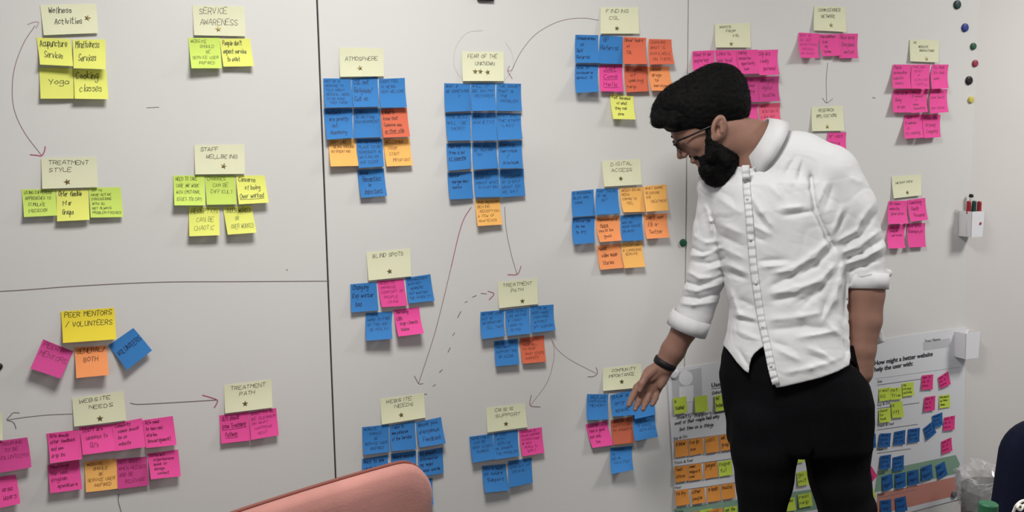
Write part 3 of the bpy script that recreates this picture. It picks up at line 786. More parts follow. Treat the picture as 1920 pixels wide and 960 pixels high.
# right hand, palm towards the camera, fingers hanging and slightly curled
PN = np.array([0.15, -0.25, 1.0]); PN = unit(PN)
fl = (PN, 0.66)
body.cone(K(1262, 657, -111), K(1244, 690, -117), 22, 19, k=6, flat=(PN, .85))
for w, kn, r0, r1 in [((1236, 691, -116), (1195, 727, -113), 10, 8.5), ((1241, 692, -117), (1206, 733, -115), 10, 8.8),
                      ((1246, 694, -118), (1218, 736, -117), 10, 8.6), ((1250, 697, -118), (1231, 734, -119), 9, 8)]:
    body.cone(K(*w), K(*kn), r0, r1, k=6)
body.ell(K(1222, 699, -108), (15, 22, 9), k=8, axes=[unit((.55, .83, 0)), unit((-.83, .55, 0)), PN])
body.ell(K(1243, 712, -112), (9, 19, 8), k=7, axes=[unit((.9, .4, 0)), unit((-.4, .9, 0)), PN])
HANDS = [([(1195, 727, -113), (1187, 742, -102), (1182, 752, -92), (1179, 760, -84)], [8, 6.8, 6.0, 4.7]),
         ([(1206, 733, -115), (1198, 750, -104), (1194, 760, -93), (1191, 767, -84)], [8, 6.9, 6.1, 4.8]),
         ([(1218, 736, -117), (1212, 752, -106), (1208, 761, -96), (1205.5, 768, -87)], [8, 6.7, 6.0, 4.7]),
         ([(1231, 734, -119), (1229, 746, -110), (1225.5, 754, -102), (1222.5, 759, -95)], [7.2, 6.0, 5.4, 4.3]),
         ([(1228, 692, -110), (1211, 706, -98), (1203, 720, -92), (1199, 732, -89)], [11, 8.8, 7.4, 5.2])]
for pts, rs in HANDS:
    body.chain([K(*p) for p in pts], rs, k=1.6)
# left hand in the pocket
body.chain([K(1616, 700, 50), K(1612, 735, 46), K(1606, 765, 42)], [19, 18, 15], k=6, flat=(unit((.8, 0, .6)), .7))
for i, (dx, dd) in enumerate([(-14, -14), (-5, -5), (4, 4), (12, 12)]):
    body.chain([K(1606 + dx * .6, 765, 42 + dd), K(1602 + dx, 790, 40 + dd), K(1600 + dx, 808, 36 + dd)], [7, 6, 5], k=2)
body.chain([K(1602, 730, 58), K(1592, 752, 62), K(1586, 768, 60)], [9, 7, 5.5], k=3)
# legs and feet
footR, footL = ground(1432, 800, 0.05), ground(1600, 800, 0.05)
kneeR, kneeL = ground(1428, 800, 0.47), ground(1594, 800, 0.47); kneeR[2] += 8; kneeL[2] += 14
for hip, kn, ft in ((K(1432, 780, -6), kneeR, footR), (K(1560, 780, 4), kneeL, footL)):
    body.chain([hip, kn, ft], [40, 24, 18], k=10)
    body.cone(ft, ft + np.array([-60, 8, 45]), 22, 18, k=8)
bd = axis((-140, -78, 1.3), (-78, 90, 2.0), (90, 130, 4))
person, PV, PF = field_mesh('person', body, axis((1165, 1272, 1.2), (1272, 1370, 1.7), (1370, 1580, 4.0), (1580, 1690, 2.4)),
                            axis((130, 345, 1.7), (345, 590, 4.0), (590, 655, 2.5), (655, 775, 1.2), (775, 1420, 7.0)), axis((-150, -135, 3), (-135, -75, 1.3), (-75, 80, 2.0), (80, 130, 5)), M_SKIN, None, ORG)
person.location = ORG
tag(person, 'bearded person in white shirt and black trousers leaning over, one hand reaching to the notes', 'person')

# ---- shirt
SH = [(312, 1366, 1556, -6), (350, 1340, 1588, -4), (400, 1339, 1590, 0), (460, 1351, 1588, 0), (520, 1364, 1588, 2), (580, 1374, 1589, 4), (625, 1369, 1591, 4), (660, 1360, 1594, 5), (740, 1354, 1602, 6)]
shirt = Field()
shirt.loft(SH, 0.45, 0.72, k=14, soft=55)
shirt.cone((1432, 290, -4), K(1548, 326, 42), 54, 54, k=14)
shirt.cone((1420, 298, -10), (1360, 345, -52), 50, 42, k=24)
shirt.ell(K(1490, 322, 20), (76, 74, 62), k=12)
shirt.chain([K(1553, 332, 42), K(1587, 392, 47), K(1614, 465, 50), K(1623, 520, 50)], [56, 52, 40, 35], k=9)
shirt.cone(K(1623, 516, 50), K(1624, 556, 50), 35.5, 35.5, k=2)
shirt.ell(K(1661, 512, 45), (11, 9, 14), k=6)
shirt.chain([K(1356, 350, -56), K(1338, 430, -66), K(1325, 515, -77), K(1305, 582, -93)], [44, 38, 36.5, 35], k=7)
shirt.cone(K(1302, 589, -94), K(1290, 624, -101), 36, 36, k=2)
# tail at the back, showing past the forearm
shirt.cone(K(1622, 560, -30), K(1648, 640, -34), 14, 12, k=8)
shirt.cone(K(1590, 560, -30), K(1600, 640, -34), 26, 26, k=10)
FOLDS = []
def fold(pts, w, h):
    for i in range(len(pts) - 1):
        FOLDS.append((np.array(pts[i], float), np.array(pts[i + 1], float), w, h, i == 0, i == len(pts) - 2))
for pts, w, h in [([(1462, 391), (1507, 387)], 5, 4.5), ([(1468, 405), (1530, 395)], 4.5, -4.5), ([(1520, 325), (1522, 355), (1530, 395), (1552, 445), (1566, 468)], 4.5, -9),
                  ([(1405, 362), (1428, 398), (1450, 428)], 5, 3.5), ([(1406, 385), (1440, 432)], 5, -3), ([(1407, 420), (1447, 441)], 5, 3.5), ([(1405, 440), (1440, 455)], 6, -3),
                  ([(1557, 450), (1525, 480), (1485, 506), (1450, 512)], 6, 5.5), ([(1562, 462), (1530, 497), (1498, 518)], 6, -5), ([(1420, 490), (1475, 487)], 5, -4.5),
                  ([(1425, 501), (1476, 496)], 5, 4), ([(1472, 328), (1490, 294)], 4, -3), ([(1495, 346), (1505, 300)], 4, -3.5), ([(1484, 345), (1498, 300)], 4, 2.5), ([(1532, 386), (1550, 340)], 5, 3.5),
                  ([(1545, 400), (1562, 345)], 5, -2.5), ([(1560, 440), (1580, 388)], 5, 3.5), ([(1570, 452), (1605, 434), (1622, 404)], 5, 4), ([(1566, 440), (1590, 395)], 4, -3), ([(1578, 458), (1615, 440), (1632, 415)], 5, -3.5),
                  ([(1407, 330), (1460, 287)], 5, -3.5), ([(1412, 318), (1452, 280)], 4, 3), ([(1440, 345), (1470, 375)], 6, 2.5), ([(1455, 338), (1480, 372)], 5, -2.5),
                  ([(1444, 551), (1490, 543), (1540, 526), (1566, 495)], 6.5, 5.5), ([(1444, 538), (1480, 520), (1510, 500)], 6, -4.5), ([(1446, 565), (1494, 556)], 5.5, -4.5), ([(1490, 570), (1535, 545)], 6, -3),
                  ([(1540, 606), (1565, 560), (1575, 530), (1580, 488)], 6, 5), ([(1502, 577), (1535, 545), (1560, 512)], 6.5, -4.5), ([(1550, 562), (1541, 604)], 5, -4), ([(1586, 500), (1584, 600)], 5, -4),
                  ([(1440, 600), (1500, 594), (1545, 585)], 6, 3.5), ([(1440, 619), (1508, 613), (1552, 617)], 8, -5), ([(1492, 634), (1570, 620)], 6, 4.5), ([(1452, 652), (1502, 677)], 6, 4), ([(1446, 640), (1480, 652)], 6, -3),
                  ([(1512, 664), (1558, 681)], 5, -3.5), ([(1508, 650), (1556, 668)], 5, 2.5), ([(1470, 700), (1520, 690), (1575, 672)], 6, 3), ([(1359, 494), (1402, 513)], 6, 3.5), ([(1362, 508), (1402, 524)], 5, -3.5),
                  ([(1368, 540), (1385, 590), (1420, 600)], 6, 3.5), ([(1380, 597), (1421, 607)], 6, -4.5), ([(1376, 618), (1428, 640)], 7, 4), ([(1385, 560), (1415, 575)], 6, -3), ([(1350, 420), (1395, 440)], 7, 3), ([(1348, 440), (1395, 462)], 7, -3), ([(1352, 465), (1395, 485)], 6, 3),
                  ([(1385, 655), (1405, 690)], 4, -3), ([(1345, 370), (1390, 400)], 7, 2.5), ([(1545, 600), (1588, 640)], 7, 3), ([(1575, 610), (1588, 670)], 5, -3.5),
                  # right sleeve
                  ([(1298, 440), (1325, 455), (1350, 452)], 5, 2.2), ([(1293, 462), (1316, 474), (1338, 470)], 3.5, -2.6), ([(1292, 478), (1318, 480), (1358, 462)], 4.5, 3.2), ([(1300, 492), (1330, 494), (1360, 484)], 3.5, -2.8),
                  ([(1287, 508), (1312, 522), (1340, 520)], 4.5, 3.2), ([(1320, 508), (1360, 498)], 4, 2.2), ([(1284, 528), (1310, 536), (1330, 530)], 3.5, -3), ([(1330, 528), (1360, 516)], 3.5, -2.6), ([(1281, 541), (1305, 546), (1352, 533)], 4.5, 3.4), ([(1279, 556), (1312, 560), (1355, 548)], 3.5, -3.2),
                  ([(1273, 568), (1300, 572), (1346, 566)], 4.5, 3.0), ([(1320, 380), (1332, 415), (1336, 440)], 5, 3), ([(1330, 400), (1346, 440)], 5, -2.5), ([(1308, 400), (1312, 445)], 6, -2),
                  # left sleeve
                  ([(1580, 474), (1610, 462), (1650, 432)], 5, 4.5), ([(1582, 486), (1615, 474), (1655, 448)], 4, -4.5), ([(1584, 496), (1620, 484), (1660, 462)], 4.5, 4.5), ([(1586, 508), (1620, 498), (1664, 478)], 4, -4.5),
                  ([(1606, 420), (1640, 380)], 6, 3), ([(1612, 432), (1645, 398)], 5, -3), ([(1590, 330), (1622, 345)], 8, 2.5), ([(1600, 520), (1650, 512)], 3.5, 2.0), ([(1596, 530), (1655, 524)], 3, -2.0)]:
    fold(pts, w, h)
def shirt_disp(P):
    out = 1.0 * vnoise(P, 0.045, 3) + 0.4 * vnoise(P, 0.11, 5)
    out -= 0.8 * np.exp(-(vnoise(P, 0.045, 41) / 0.10) ** 2) + 0.4 * np.exp(-(vnoise(P * np.array([.7, 1.2, 1]), 0.08, 43) / 0.12) ** 2)
    kk = 1 / (1 - P[:, 2] / F)
    X = 960 + (P[:, 0] - 960) * kk; Y = 480 + (P[:, 1] - 480) * kk
    x0, x1, y0, y1 = X.min() - 18, X.max() + 18, Y.min() - 18, Y.max() + 18
    for a, b, w, h, f0, f1 in FOLDS:
        if max(a[0], b[0]) < x0 or min(a[0], b[0]) > x1 or max(a[1], b[1]) < y0 or min(a[1], b[1]) > y1:
            continue
        dx, dy = b - a; L2 = dx * dx + dy * dy
        t = np.clip(((X - a[0]) * dx + (Y - a[1]) * dy) / L2, 0, 1)
        dd = (X - a[0] - t * dx) ** 2 + (Y - a[1] - t * dy) ** 2
        tap = 1.0
        if f0: tap = tap * np.clip(0.25 + t * 2.5, 0, 1)
        if f1: tap = tap * np.clip(0.25 + (1 - t) * 2.5, 0, 1)
        out += h * tap * np.exp(-(dd / (w * w)) ** 0.75) * 1.25
    return np.clip(out, -9, 6.5)
shirt.disp = shirt_disp
HEMX = [1340, 1357, 1366, 1382, 1396, 1404, 1405.5, 1409, 1414, 1424, 1434, 1437, 1441, 1448, 1456, 1470, 1500, 1540, 1570, 1592, 1600, 1640, 1662]
HEMY = [640, 648, 658, 680, 695, 700, 685, 672, 664, 655, 649, 655, 680, 712, 727, 725, 718, 708, 697, 685, 650, 648, 640]
cR0 = K(1287, 618, -101); nR = unit(cR0 - K(1302, 582, -94))
cL0 = K(1624, 541, 50); nL = unit(np.array([-0.02, 1, 0.06]))
def shirt_post(P, d):
    kk = 1 / (1 - P[:, 2] / F)
    X = 960 + (P[:, 0] - 960) * kk; Y = 480 + (P[:, 1] - 480) * kk
    hem = (Y - np.interp(X, HEMX, HEMY)) * 0.8
    d = np.where(Y > 560, np.maximum(d, hem), d)
    m = (P[:, 0] < 1350) & (P[:, 1] > 560) & (P[:, 2] < -40)
    d = np.where(m, np.maximum(d, (P - cR0) @ nR), d)
    r2 = P - cL0; r2 = np.sqrt(np.maximum(0, (r2 * r2).sum(1) - (r2 @ nL) ** 2))
    m2 = (X > 1587) & (P[:, 1] > 505) & (r2 < 46) & (P[:, 2] > 8)
    d = np.where(m2, np.maximum(d, (P - cL0) @ nL), d)
    return d
shirt.post = shirt_post
NC = np.array([1426, 273, -4.0]); NA = np.array([-.85, -.53, 0])
def neck_hole(P):
    r_ = (P - NC) / np.array([1, 1, 1.22]); ax = r_ @ NA
    rad = np.sqrt(np.maximum(0, (r_ * r_).sum(1) - ax ** 2))
    return np.maximum(rad - 64, -13 - ax)
shirt.add(neck_hole, NC - 90, NC + 90, k=2, mode='s')
shirt.cone(cR0 - nR * 14, cR0 + nR * 10, 29, 28, k=1, mode='s')
shirt.cone(cL0 - nL * 4, cL0 + nL * 20, 33.5, 33.5, k=1, mode='s')
shirt_o, SV, SF = field_mesh('shirt', shirt, axis((1245, 1690, 2.15)), axis((215, 740, 2.1)), axis((-150, 140, 2.8)), M_SHIRT, person, ORG)
shirt_o['label'] = 'white collarless shirt with rolled-up sleeves, untucked'

# placket, buttons, collar band, seam
def strip_on_shirt(path, width, thick, name, pucker=0.0, parent=None, m=M_SHIRT):
    C = catmull(path, 14)
    V, Fc = [], []
    n = 6
    last = None
    for i, c in enumerate(C):
        t = (C[min(i + 1, len(C) - 1)] - C[max(i - 1, 0)]); t = t / np.linalg.norm(t); nn = np.array([-t[1], t[0]])
        for k in range(n + 1):
            e = (k / n - 0.5) * width
            p = shirt.surf(c[0] + nn[0] * e, c[1] + nn[1] * e)
            if p is None or (last is not None and abs(p[2] - last) > 14):
                p = K(c[0] + nn[0] * e, c[1] + nn[1] * e, last if last is not None else 60)
            last = p[2]
            edge = 0.3 if k in (0, n) else 1.0
            off = thick * edge + pucker * ((i * 0.19 + 0.06 * math.sin(i * .37)) % 1.0)
            q = K(c[0] + nn[0] * e, c[1] + nn[1] * e, p[2] + off)
            V.append(q)
    for i in range(len(C) - 1):
        for k in range(n):
            a = i * (n + 1) + k
            Fc.append((a, a + 1, a + n + 2, a + n + 1))
    W = to_world(np.array(V)) - ORG
    o = pymesh(name, W, Fc, m, parent or shirt_o, True)
    md = o.modifiers.new('thickness', 'SOLIDIFY'); md.thickness = 0.003; md.offset = 0
    return o
PL = [(1398, 310), (1400, 350), (1403, 385), (1406, 420), (1409, 460), (1413, 500), (1419, 545), (1425, 585), (1432, 620), (1440, 655), (1447, 690), (1455, 720)]
strip_on_shirt(PL, 13.5, 2.2, 'placket', 3.4)
M_BUTTON = mat('shirt_button', (225, 224, 220), rough=0.3)
for (bx, by) in [(1402, 372), (1408, 448), (1418, 530), (1431, 612), (1446, 686)]:
    p = shirt.surf(bx, by)
    if p is None: continue
    b = bmesh.new()
    bmesh.ops.create_cone(b, cap_ends=True, segments=16, radius1=0.0048, radius2=0.0042, depth=0.0022)
    o = bmobj('button', b, M_BUTTON, shirt_o, True)
    q = to_world([K(bx, by, p[2] + 6)])[0] - ORG
    o.location = q
    o.rotation_euler = Vector(-FWD).to_track_quat('Z', 'Y').to_euler()
def band(name, c0, c1, r0, r1, e1, e2, th, a0, a1, m, parent, n=48, wob=0.0):
    V, Fc = [], []
    for i in range(n + 1):
        a = a0 + (a1 - a0) * i / n
        dr = np.array(e1) * math.cos(a) + np.array(e2) * math.sin(a)
        w = wob * math.sin(a * 7) + wob * .7 * math.sin(a * 13 + 1)
        for (c, r) in ((c0, r0), ((np.array(c0) + c1) / 2, (r0 + r1) / 2 + th * .3 + w), (c1, r1), (c1, r1 - th), (c0, r0 - th)):
            V.append(np.array(c) + dr * r)
    for i in range(n):
        for k in range(5):
            a = i * 5 + k; b = i * 5 + (k + 1) % 5
            Fc.append((a, b, b + 5, a + 5))
    if abs(abs(a1 - a0) - 2 * math.pi) > 1e-3:
        Fc.append((0, 1, 2, 3, 4)); Fc.append(tuple(n * 5 + k for k in range(5)))
    W = to_world(np.array(V)) - ORG
    bm = bmesh.new()
    vs = [bm.verts.new(tuple(w)) for w in W]
    for f in Fc:
        try: bm.faces.new([vs[i] for i in f])
        except ValueError: pass
    bmesh.ops.remove_doubles(bm, verts=bm.verts, dist=1e-5)
    return bmobj(name, bm, m, parent, True)
band('collar_band', (1440, 287, -4), (1415, 263, -3), 75, 53, (.44, -.78, 0), (0, 0, 1.12), 3.2, -2.9, 2.9, M_SHIRT, shirt_o, wob=0.8)
e1 = unit(np.cross(nR, (0, 0, 1.0))); e2 = np.cross(nR, e1)
band('cuff', cR0 - nR * 30, cR0 + nR * 1.5, 40.0, 41.0, e1, e2, 2.5, 0, 2 * math.pi, M_SHIRT, shirt_o, wob=0.7)
e1 = unit(np.cross(nL, (0, 0, 1.0))); e2 = np.cross(nL, e1)
band('cuff', cL0 - nL * 27, cL0 + nL * 1, 39.0, 38.5, e1, e2, 2.5, 0, 2 * math.pi, M_SHIRT, shirt_o, wob=0.9)

# ---- trousers
tr = Field()
tr.loft([(630, 1372, 1588, 4), (672, 1360, 1594, 4), (705, 1358, 1608, 3), (750, 1364, 1622, 0), (800, 1371, 1624, -6), (850, 1378, 1624, -12)], 0.45, 0.57, k=12, soft=20)
aR, aL = ground(1432, 800, 0.07), ground(1600, 800, 0.07)
tr.chain([K(1432, 780, -6), K(1434, 845, -12), K(1434, 905, -20), K(1431, 965, -26), kneeR + np.array([0, 10, 0]), aR], [60, 61, 54.0, 46, 42, 33], k=7)
tr.chain([K(1566, 780, 4), K(1569, 845, 0), K(1574, 905, -6), K(1588, 962, -8), kneeL + np.array([0, 10, 0]), aL], [61, 59, 55, 51, 45, 33], k=7)
tr.add(lambda P: np.abs(P[:, 0] - 1502 - (P[:, 1] - 835) * 0.03) * 0.95 - (P[:, 1] - 828) * 0.25, (1450, 826, -120), (1580, 985, 120), k=2, mode='s')
tr.ell(K(1600, 772, 42), (18, 38, 20), k=10)                    # the hand in the pocket
tr.ell(K(1628, 946, -2), (10, 14, 24), k=10)
tr.cone(K(1640, 735, 40), K(1590, 682, 72), 5, 5, k=3, mode='s')
tr.disp = lambda P: 1.3 * vnoise(P, 0.05, 9) + 0.8 * vnoise(P * np.array([1, 0.35, 1]), 0.16, 11)
trousers, TV, TF = field_mesh('trousers', tr, axis((1335, 1680, 3.2)), axis((640, 980, 3.2), (980, 1420, 7)), axis((-165, 110, 3.4)), M_TROUSER, person, ORG)
for ft in (footR, footL):
    sh = Field()
    sh.ell(ft + np.array([-28, 6, 20]), (34, 27, 27), k=10)
    sh.ell(ft + np.array([-68, 18, 50]), (34, 17, 26), k=14)
    gz = to_local(np.array([PELVIS[0], PELVIS[1], 0.0]))
    sh.post = lambda P, d: np.maximum(d, (P - gz) @ GD)
    lo = ft - 60 + np.array([-55, 0, -10]); hi = ft + 60 + np.array([0, 0, 50])
    field_mesh('shoe', sh, axis((lo[0], hi[0], 4)), axis((lo[1], hi[1], 4)), axis((lo[2], hi[2], 4)), M_SOLE, person, ORG)

# ---- hair and beard
hair = Field()
hair.ell(H(-4, 4), (70, 64, 58), axes=HA, k=6)
hair.ell(H(30, 42), (42, 26, 44), axes=HA, k=12)                # volume over the forehead
hair.ell(K(1272, 196, 0), (40, 36, 44), k=10, axes=HB)
hair.cone(K(1236, 226, -22), K(1236, 226, 22), 15, 15, k=10)    # fringe
hair.cone(K(1262, 228, -34), K(1262, 228, 34), 15, 15, k=10)
hair.ell(K(1346, 172, 0), (54, 53, 56), k=16, axes=HB)
hair.ell(K(1366, 200, 0), (40, 44, 52), k=16, axes=HB)
def hair_post(P, d):
    kk = 1 / (1 - P[:, 2] / F); X = 960 + (P[:, 0] - 960) * kk; Y = 480 + (P[:, 1] - 480) * kk
    low = np.interp(X, [1200, 1222, 1240, 1262, 1285, 1305, 1316, 1331, 1334, 1345, 1356, 1364, 1380, 1395, 1412], [232, 236, 244, 249, 244, 240, 246, 256, 226, 217, 217, 228, 236, 236, 224])
    return np.maximum(d, (Y - low) * 0.75)
hair.disp = lambda P: 0.9 * vnoise(P, 0.10, 21) + 0.7 * vnoise(P * np.array([.6, 1, 1]), 0.35, 22) + 0.5 * vnoise(P, 0.8, 23)
hair.post = hair_post
hair_o, HV, HF = field_mesh('hair', hair, axis((1205, 1420, 1.7)), axis((105, 262, 1.7)), axis((-72, 72, 2.0)), M_HAIR, person, ORG)
hair_o['label'] = 'short black hair swept forward over the brow'
HN = vert_normals(HV, HF)
strands('hair_strands', HV, HN, 5200, lambda P: np.tile(np.array([-.85, .35, 0]), (len(P), 1)) + np.outer((P[:, 0] > 1350) * 1.0, np.array([.8, .9, 0])), 6.0, 0.34, M_HAIR, hair_o, ORG, 4, lift=0.10,
        keep=lambda P: (P[:, 1] < 238))
beard = Field()
beard.ell(K(1352, 300, 0), (34, 38, 44), k=8, axes=HB)
beard.ell(K(1344, 324, 0), (27, 27, 31), k=8, axes=HB)
beard.ell(K(1356, 278, 0), (25, 20, 46.5), k=8, axes=HB)
beard.ell(K(1330, 318, 0), (17, 19, 24), k=8, axes=HB)
beard.ell(H(54, -97), (15, 15, 22), k=8, axes=HA)
beard.cone(H(57, -86, -9), H(57, -86, 9), 6.5, 6.5, k=6)
for s in (-1, 1):
    beard.cone(K(1328, 244, 44 * s), K(1338, 270, 44.5 * s), 5.5, 9, k=6)
    beard.cone(K(1332, 264, 41 * s), K(1332, 294, 38 * s), 8, 11, k=8)
    beard.cone(K(1319, 300, 26 * s), K(1326, 318, 26 * s), 8, 12, k=8)
    beard.cone(K(1340, 285, 42 * s), K(1360, 300, 42 * s), 9, 9, k=8)
    beard.cone(H(60, -57, 4 * s), H(49, -68, 21 * s), 5.5, 8, k=4)
    beard.cone(H(46, -76, 23 * s), H(38, -96, 26 * s), 8, 12, k=6)
beard.disp = lambda P: 0.8 * vnoise(P, 0.16, 31) + 0.9 * vnoise(P, 0.42, 32) + 0.5 * vnoise(P, 0.9, 33)
def beard_post(P, d):
    kk = 1 / (1 - P[:, 2] / F); X = 960 + (P[:, 0] - 960) * kk; Y = 480 + (P[:, 1] - 480) * kk
    return np.where(X > 1335, np.maximum(d, (259 + (X - 1335) * 0.66 - Y) * 0.8), d)
beard.post = beard_post
beard_o, BV, BF = field_mesh('beard', beard, axis((1283, 1400, 1.7)), axis((236, 358, 1.7)), axis((-64, 64, 2.0)), M_HAIR, person, ORG)
beard_o['label'] = 'full dark beard'
BN = vert_normals(BV, BF)
strands('beard_strands', BV, BN, 3600, lambda P: np.tile(np.array([-.1, 1.0, 0]), (len(P), 1)), 6.0, 0.34, M_HAIR, beard_o, ORG, 8, lift=0.35)
# eyebrows
for s in (-1, 1):
    V, Fc = tube_data([H(63.5, -8, 5 * s), H(64.5, -6, 14 * s), H(62, -7, 25 * s)], [2.4, 3.0, 1.6], 8)
    pymesh('eyebrow', to_world(np.array(V)) - ORG, Fc, M_HAIR, person, True)

# ---- glasses
gl = empty('glasses', (0, 0, 0)); gl.parent = person
gl['label'] = 'black-rimmed glasses'
for s in (-1, 1):
    ring = []
    for i in range(28):
        a = 2 * math.pi * i / 28
        sx, sy = abs(math.cos(a)) ** .75 * math.copysign(1, math.cos(a)), abs(math.sin(a)) ** .8 * math.copysign(1, math.sin(a))
        ring.append(H(71 - 0.10 * abs(sx * 15 + 20) , -25 + sy * 11, s * (20 + sx * 15)))
    V, Fc = tube_data(ring, 1.7, 8, closed=True)
    pymesh('rim', to_world(np.array(V)) - ORG, Fc, M_BLACK, gl, True)
    pymesh('lens', to_world(np.array(ring)) - ORG, [tuple(range(28))], M_LENS, gl)
    V, Fc = tube_data([H(67, -19, 35 * s), H(62, -18, 45 * s), H(40, -25, 51 * s), H(10, -33, 54 * s), H(-4, -37, 53 * s), H(-14, -40, 47 * s)], [2.2, 2.2, 1.9, 1.9, 1.9, 1.6], 8)
    pymesh('temple', to_world(np.array(V)) - ORG, Fc, M_BLACK, gl, True)
V, Fc = tube_data([H(70, -22, -6), H(73, -20, 0), H(70, -22, 6)], 1.6, 8)
pymesh('bridge', to_world(np.array(V)) - ORG, Fc, M_BLACK, gl, True)

# ---- wristband
wa = unit(K(1244, 690, -117) - K(1262, 657, -111)); wc = K(1247, 681, -116)
e1 = unit(np.cross(wa, PN)); e2 = np.cross(wa, e1)
band('wristband', wc - wa * 6.5, wc + wa * 6.5, 23.5, 23.0, e1, e2 * .93, 2.6, 0, 2 * math.pi, M_BAND, person)['label'] = 'black rubber wristband'
# ------------------------------------------------------------------ poster with its small notes
M_POSTER = mat('poster_paper', (226, 226, 230), rough=0.65, spec=0.25, var=0.01, nscale=4)
M_PGREY = mat('print_grey', (196, 197, 201), rough=0.65); M_PWHITE = mat('print_light', (236, 236, 239), rough=0.65)
M_PGREEN = mat('print_green', (134, 168, 146), rough=0.65); M_PRED = mat('print_red', (206, 140, 126), rough=0.65)
M_PINK_ = mat('print_ink', (48, 48, 54), rough=0.65); M_PRULE = mat('print_rule', (128, 130, 140), rough=0.65)
PY = -0.0030
pc = [at(*p, PY) for p in ((1251, 693), (1811, 613), (1806, 934), (1274, 1074))]
PO = sum(pc) / 4; PO[1] = 0
def qgrid(c, n=14, y1=-0.0010):
    V, Fc = [], []
    for j in range(n + 1):
        for i in range(n + 1):
            u, v = i / n, j / n
            p = (c[0] * (1 - u) + c[1] * u) * (1 - v) + (c[3] * (1 - u) + c[2] * u) * v
            V.append(p - PO)
    m = n + 1
    Fc = [(j * m + i, (j + 1) * m + i, (j + 1) * m + i + 1, j * m + i + 1) for j in range(n) for i in range(n)]
    return V, Fc
V, Fc = qgrid(pc)
poster = pymesh('poster', V, Fc, M_POSTER)
poster.location = PO
md = poster.modifiers.new('sheet', 'SOLIDIFY'); md.thickness = 0.0012; md.offset = -1
tag(poster, 'large white printed workshop poster covered in small notes behind the person', 'poster')
def pxy(x, y, off):
    return at(x, y, PY - off) - PO
def ppoly(name, pts, m, off=0.0005):
    return pymesh(name, [pxy(x, y, off) for x, y in pts], [tuple(range(len(pts)))[::-1]], m, poster)
def prule(x0, y0, x1, y1, w=1.2, m=None, off=0.0009):
    return ppoly('printed_rule', [(x0, y0 - w / 2), (x1, y1 - w / 2), (x1, y1 + w / 2), (x0, y0 + w / 2)], m or M_PRULE, off)
def ptext(s, x0, y0, x1, y1, m=None, off=0.0011, bold=0.0):
    cu = bpy.data.curves.new('t', 'FONT'); cu.body = s; cu.size = 1.0; cu.offset = bold; cu.resolution_u = 3
    ob = bpy.data.objects.new('t', cu); COL.objects.link(ob)
    dg = bpy.context.evaluated_depsgraph_get(); dg.update()
    me = bpy.data.meshes.new_from_object(ob.evaluated_get(dg))
    bpy.data.objects.remove(ob, do_unlink=True)
    w = max(v.co.x for v in me.vertices)
    a, b = pxy(x0, y0, off), pxy(x1, y1, off)
    ex = (b - a) / w; ez = np.array([-ex[2], 0, ex[0]])
    for v in me.vertices:
        v.co = Vector(a + ex * v.co.x + ez * v.co.y)
    return link('printed_text', me, m or M_PINK_, poster)
def circle(cx, cy, rx, ry, n=28):
    return [(cx + rx * math.cos(2 * math.pi * i / n), cy + ry * math.sin(2 * math.pi * i / n)) for i in range(n)]
def oncurve(pts, name, m, w):
    V, Fc = [], []
    ribbon2d(pts, w, V, Fc)
    return V, Fc
# left half: portrait box, user type
ppoly('portrait_box', [(1259, 701), (1315, 689), (1317, 744), (1262, 756)], M_PGREY)
ppoly('portrait_head', circle(1286, 709, 13, 14), M_PWHITE, 0.0009)
ppoly('portrait_body', [(1273, 726), (1300, 722), (1301, 752), (1274, 757)], M_PWHITE, 0.0009)
ptext('User Type', 1334, 726, 1377, 720, bold=0.01); prule(1334, 729, 1400, 720)
prule(1263, 781, 1310, 773, 1.0); prule(1263, 827, 1480, 799, 1.2); prule(1264, 875, 1480, 845, 1.2); prule(1264, 921, 1480, 890, 1.2)
ptext('Say & Do', 1263, 825, 1289, 820, bold=0.0); ptext('Think & Feel', 1264, 871, 1299, 865, bold=0.0); ptext('Hear', 1265, 917, 1278, 915, bold=0.0)
ppoly('gains_band', [(1264, 954), (1560, 912), (1575, 928), (1562, 950), (1266, 998)], M_PGREEN)
ppoly('pains_band', [(1267, 1004), (1562, 955), (1577, 975), (1563, 1000), (1269, 1052)], M_PRED)
ptext('Gains', 1265, 963, 1281, 960, bold=0.0, off=0.0014)
for (x0, y0, x1, y1, t) in [(1268, 784, 1372, 770, 'mostly support some'), (1265, 795, 1365, 781, 'most of their couple held many'), (1274, 806, 1352, 795, 'but time on in things'), (1335, 738, 1372, 733, 'Substance')]:
    a, b = pxy(x0, y0, 0.001), pxy(x1, y1, 0.001)
    L = np.linalg.norm(b - a)
    V2, F2 = write_lines([t], L, 0.02, random.Random(len(t)), 0.0015, (0, 0, 1, 1), 1.0)
    ex = (b - a) / L; ez = np.array([ex[2], 0, -ex[0]])
    pymesh('handwriting', [a + ex * v[0] + ez * (v[1] - 0.008) for v in V2], F2, PEN['black'], poster)
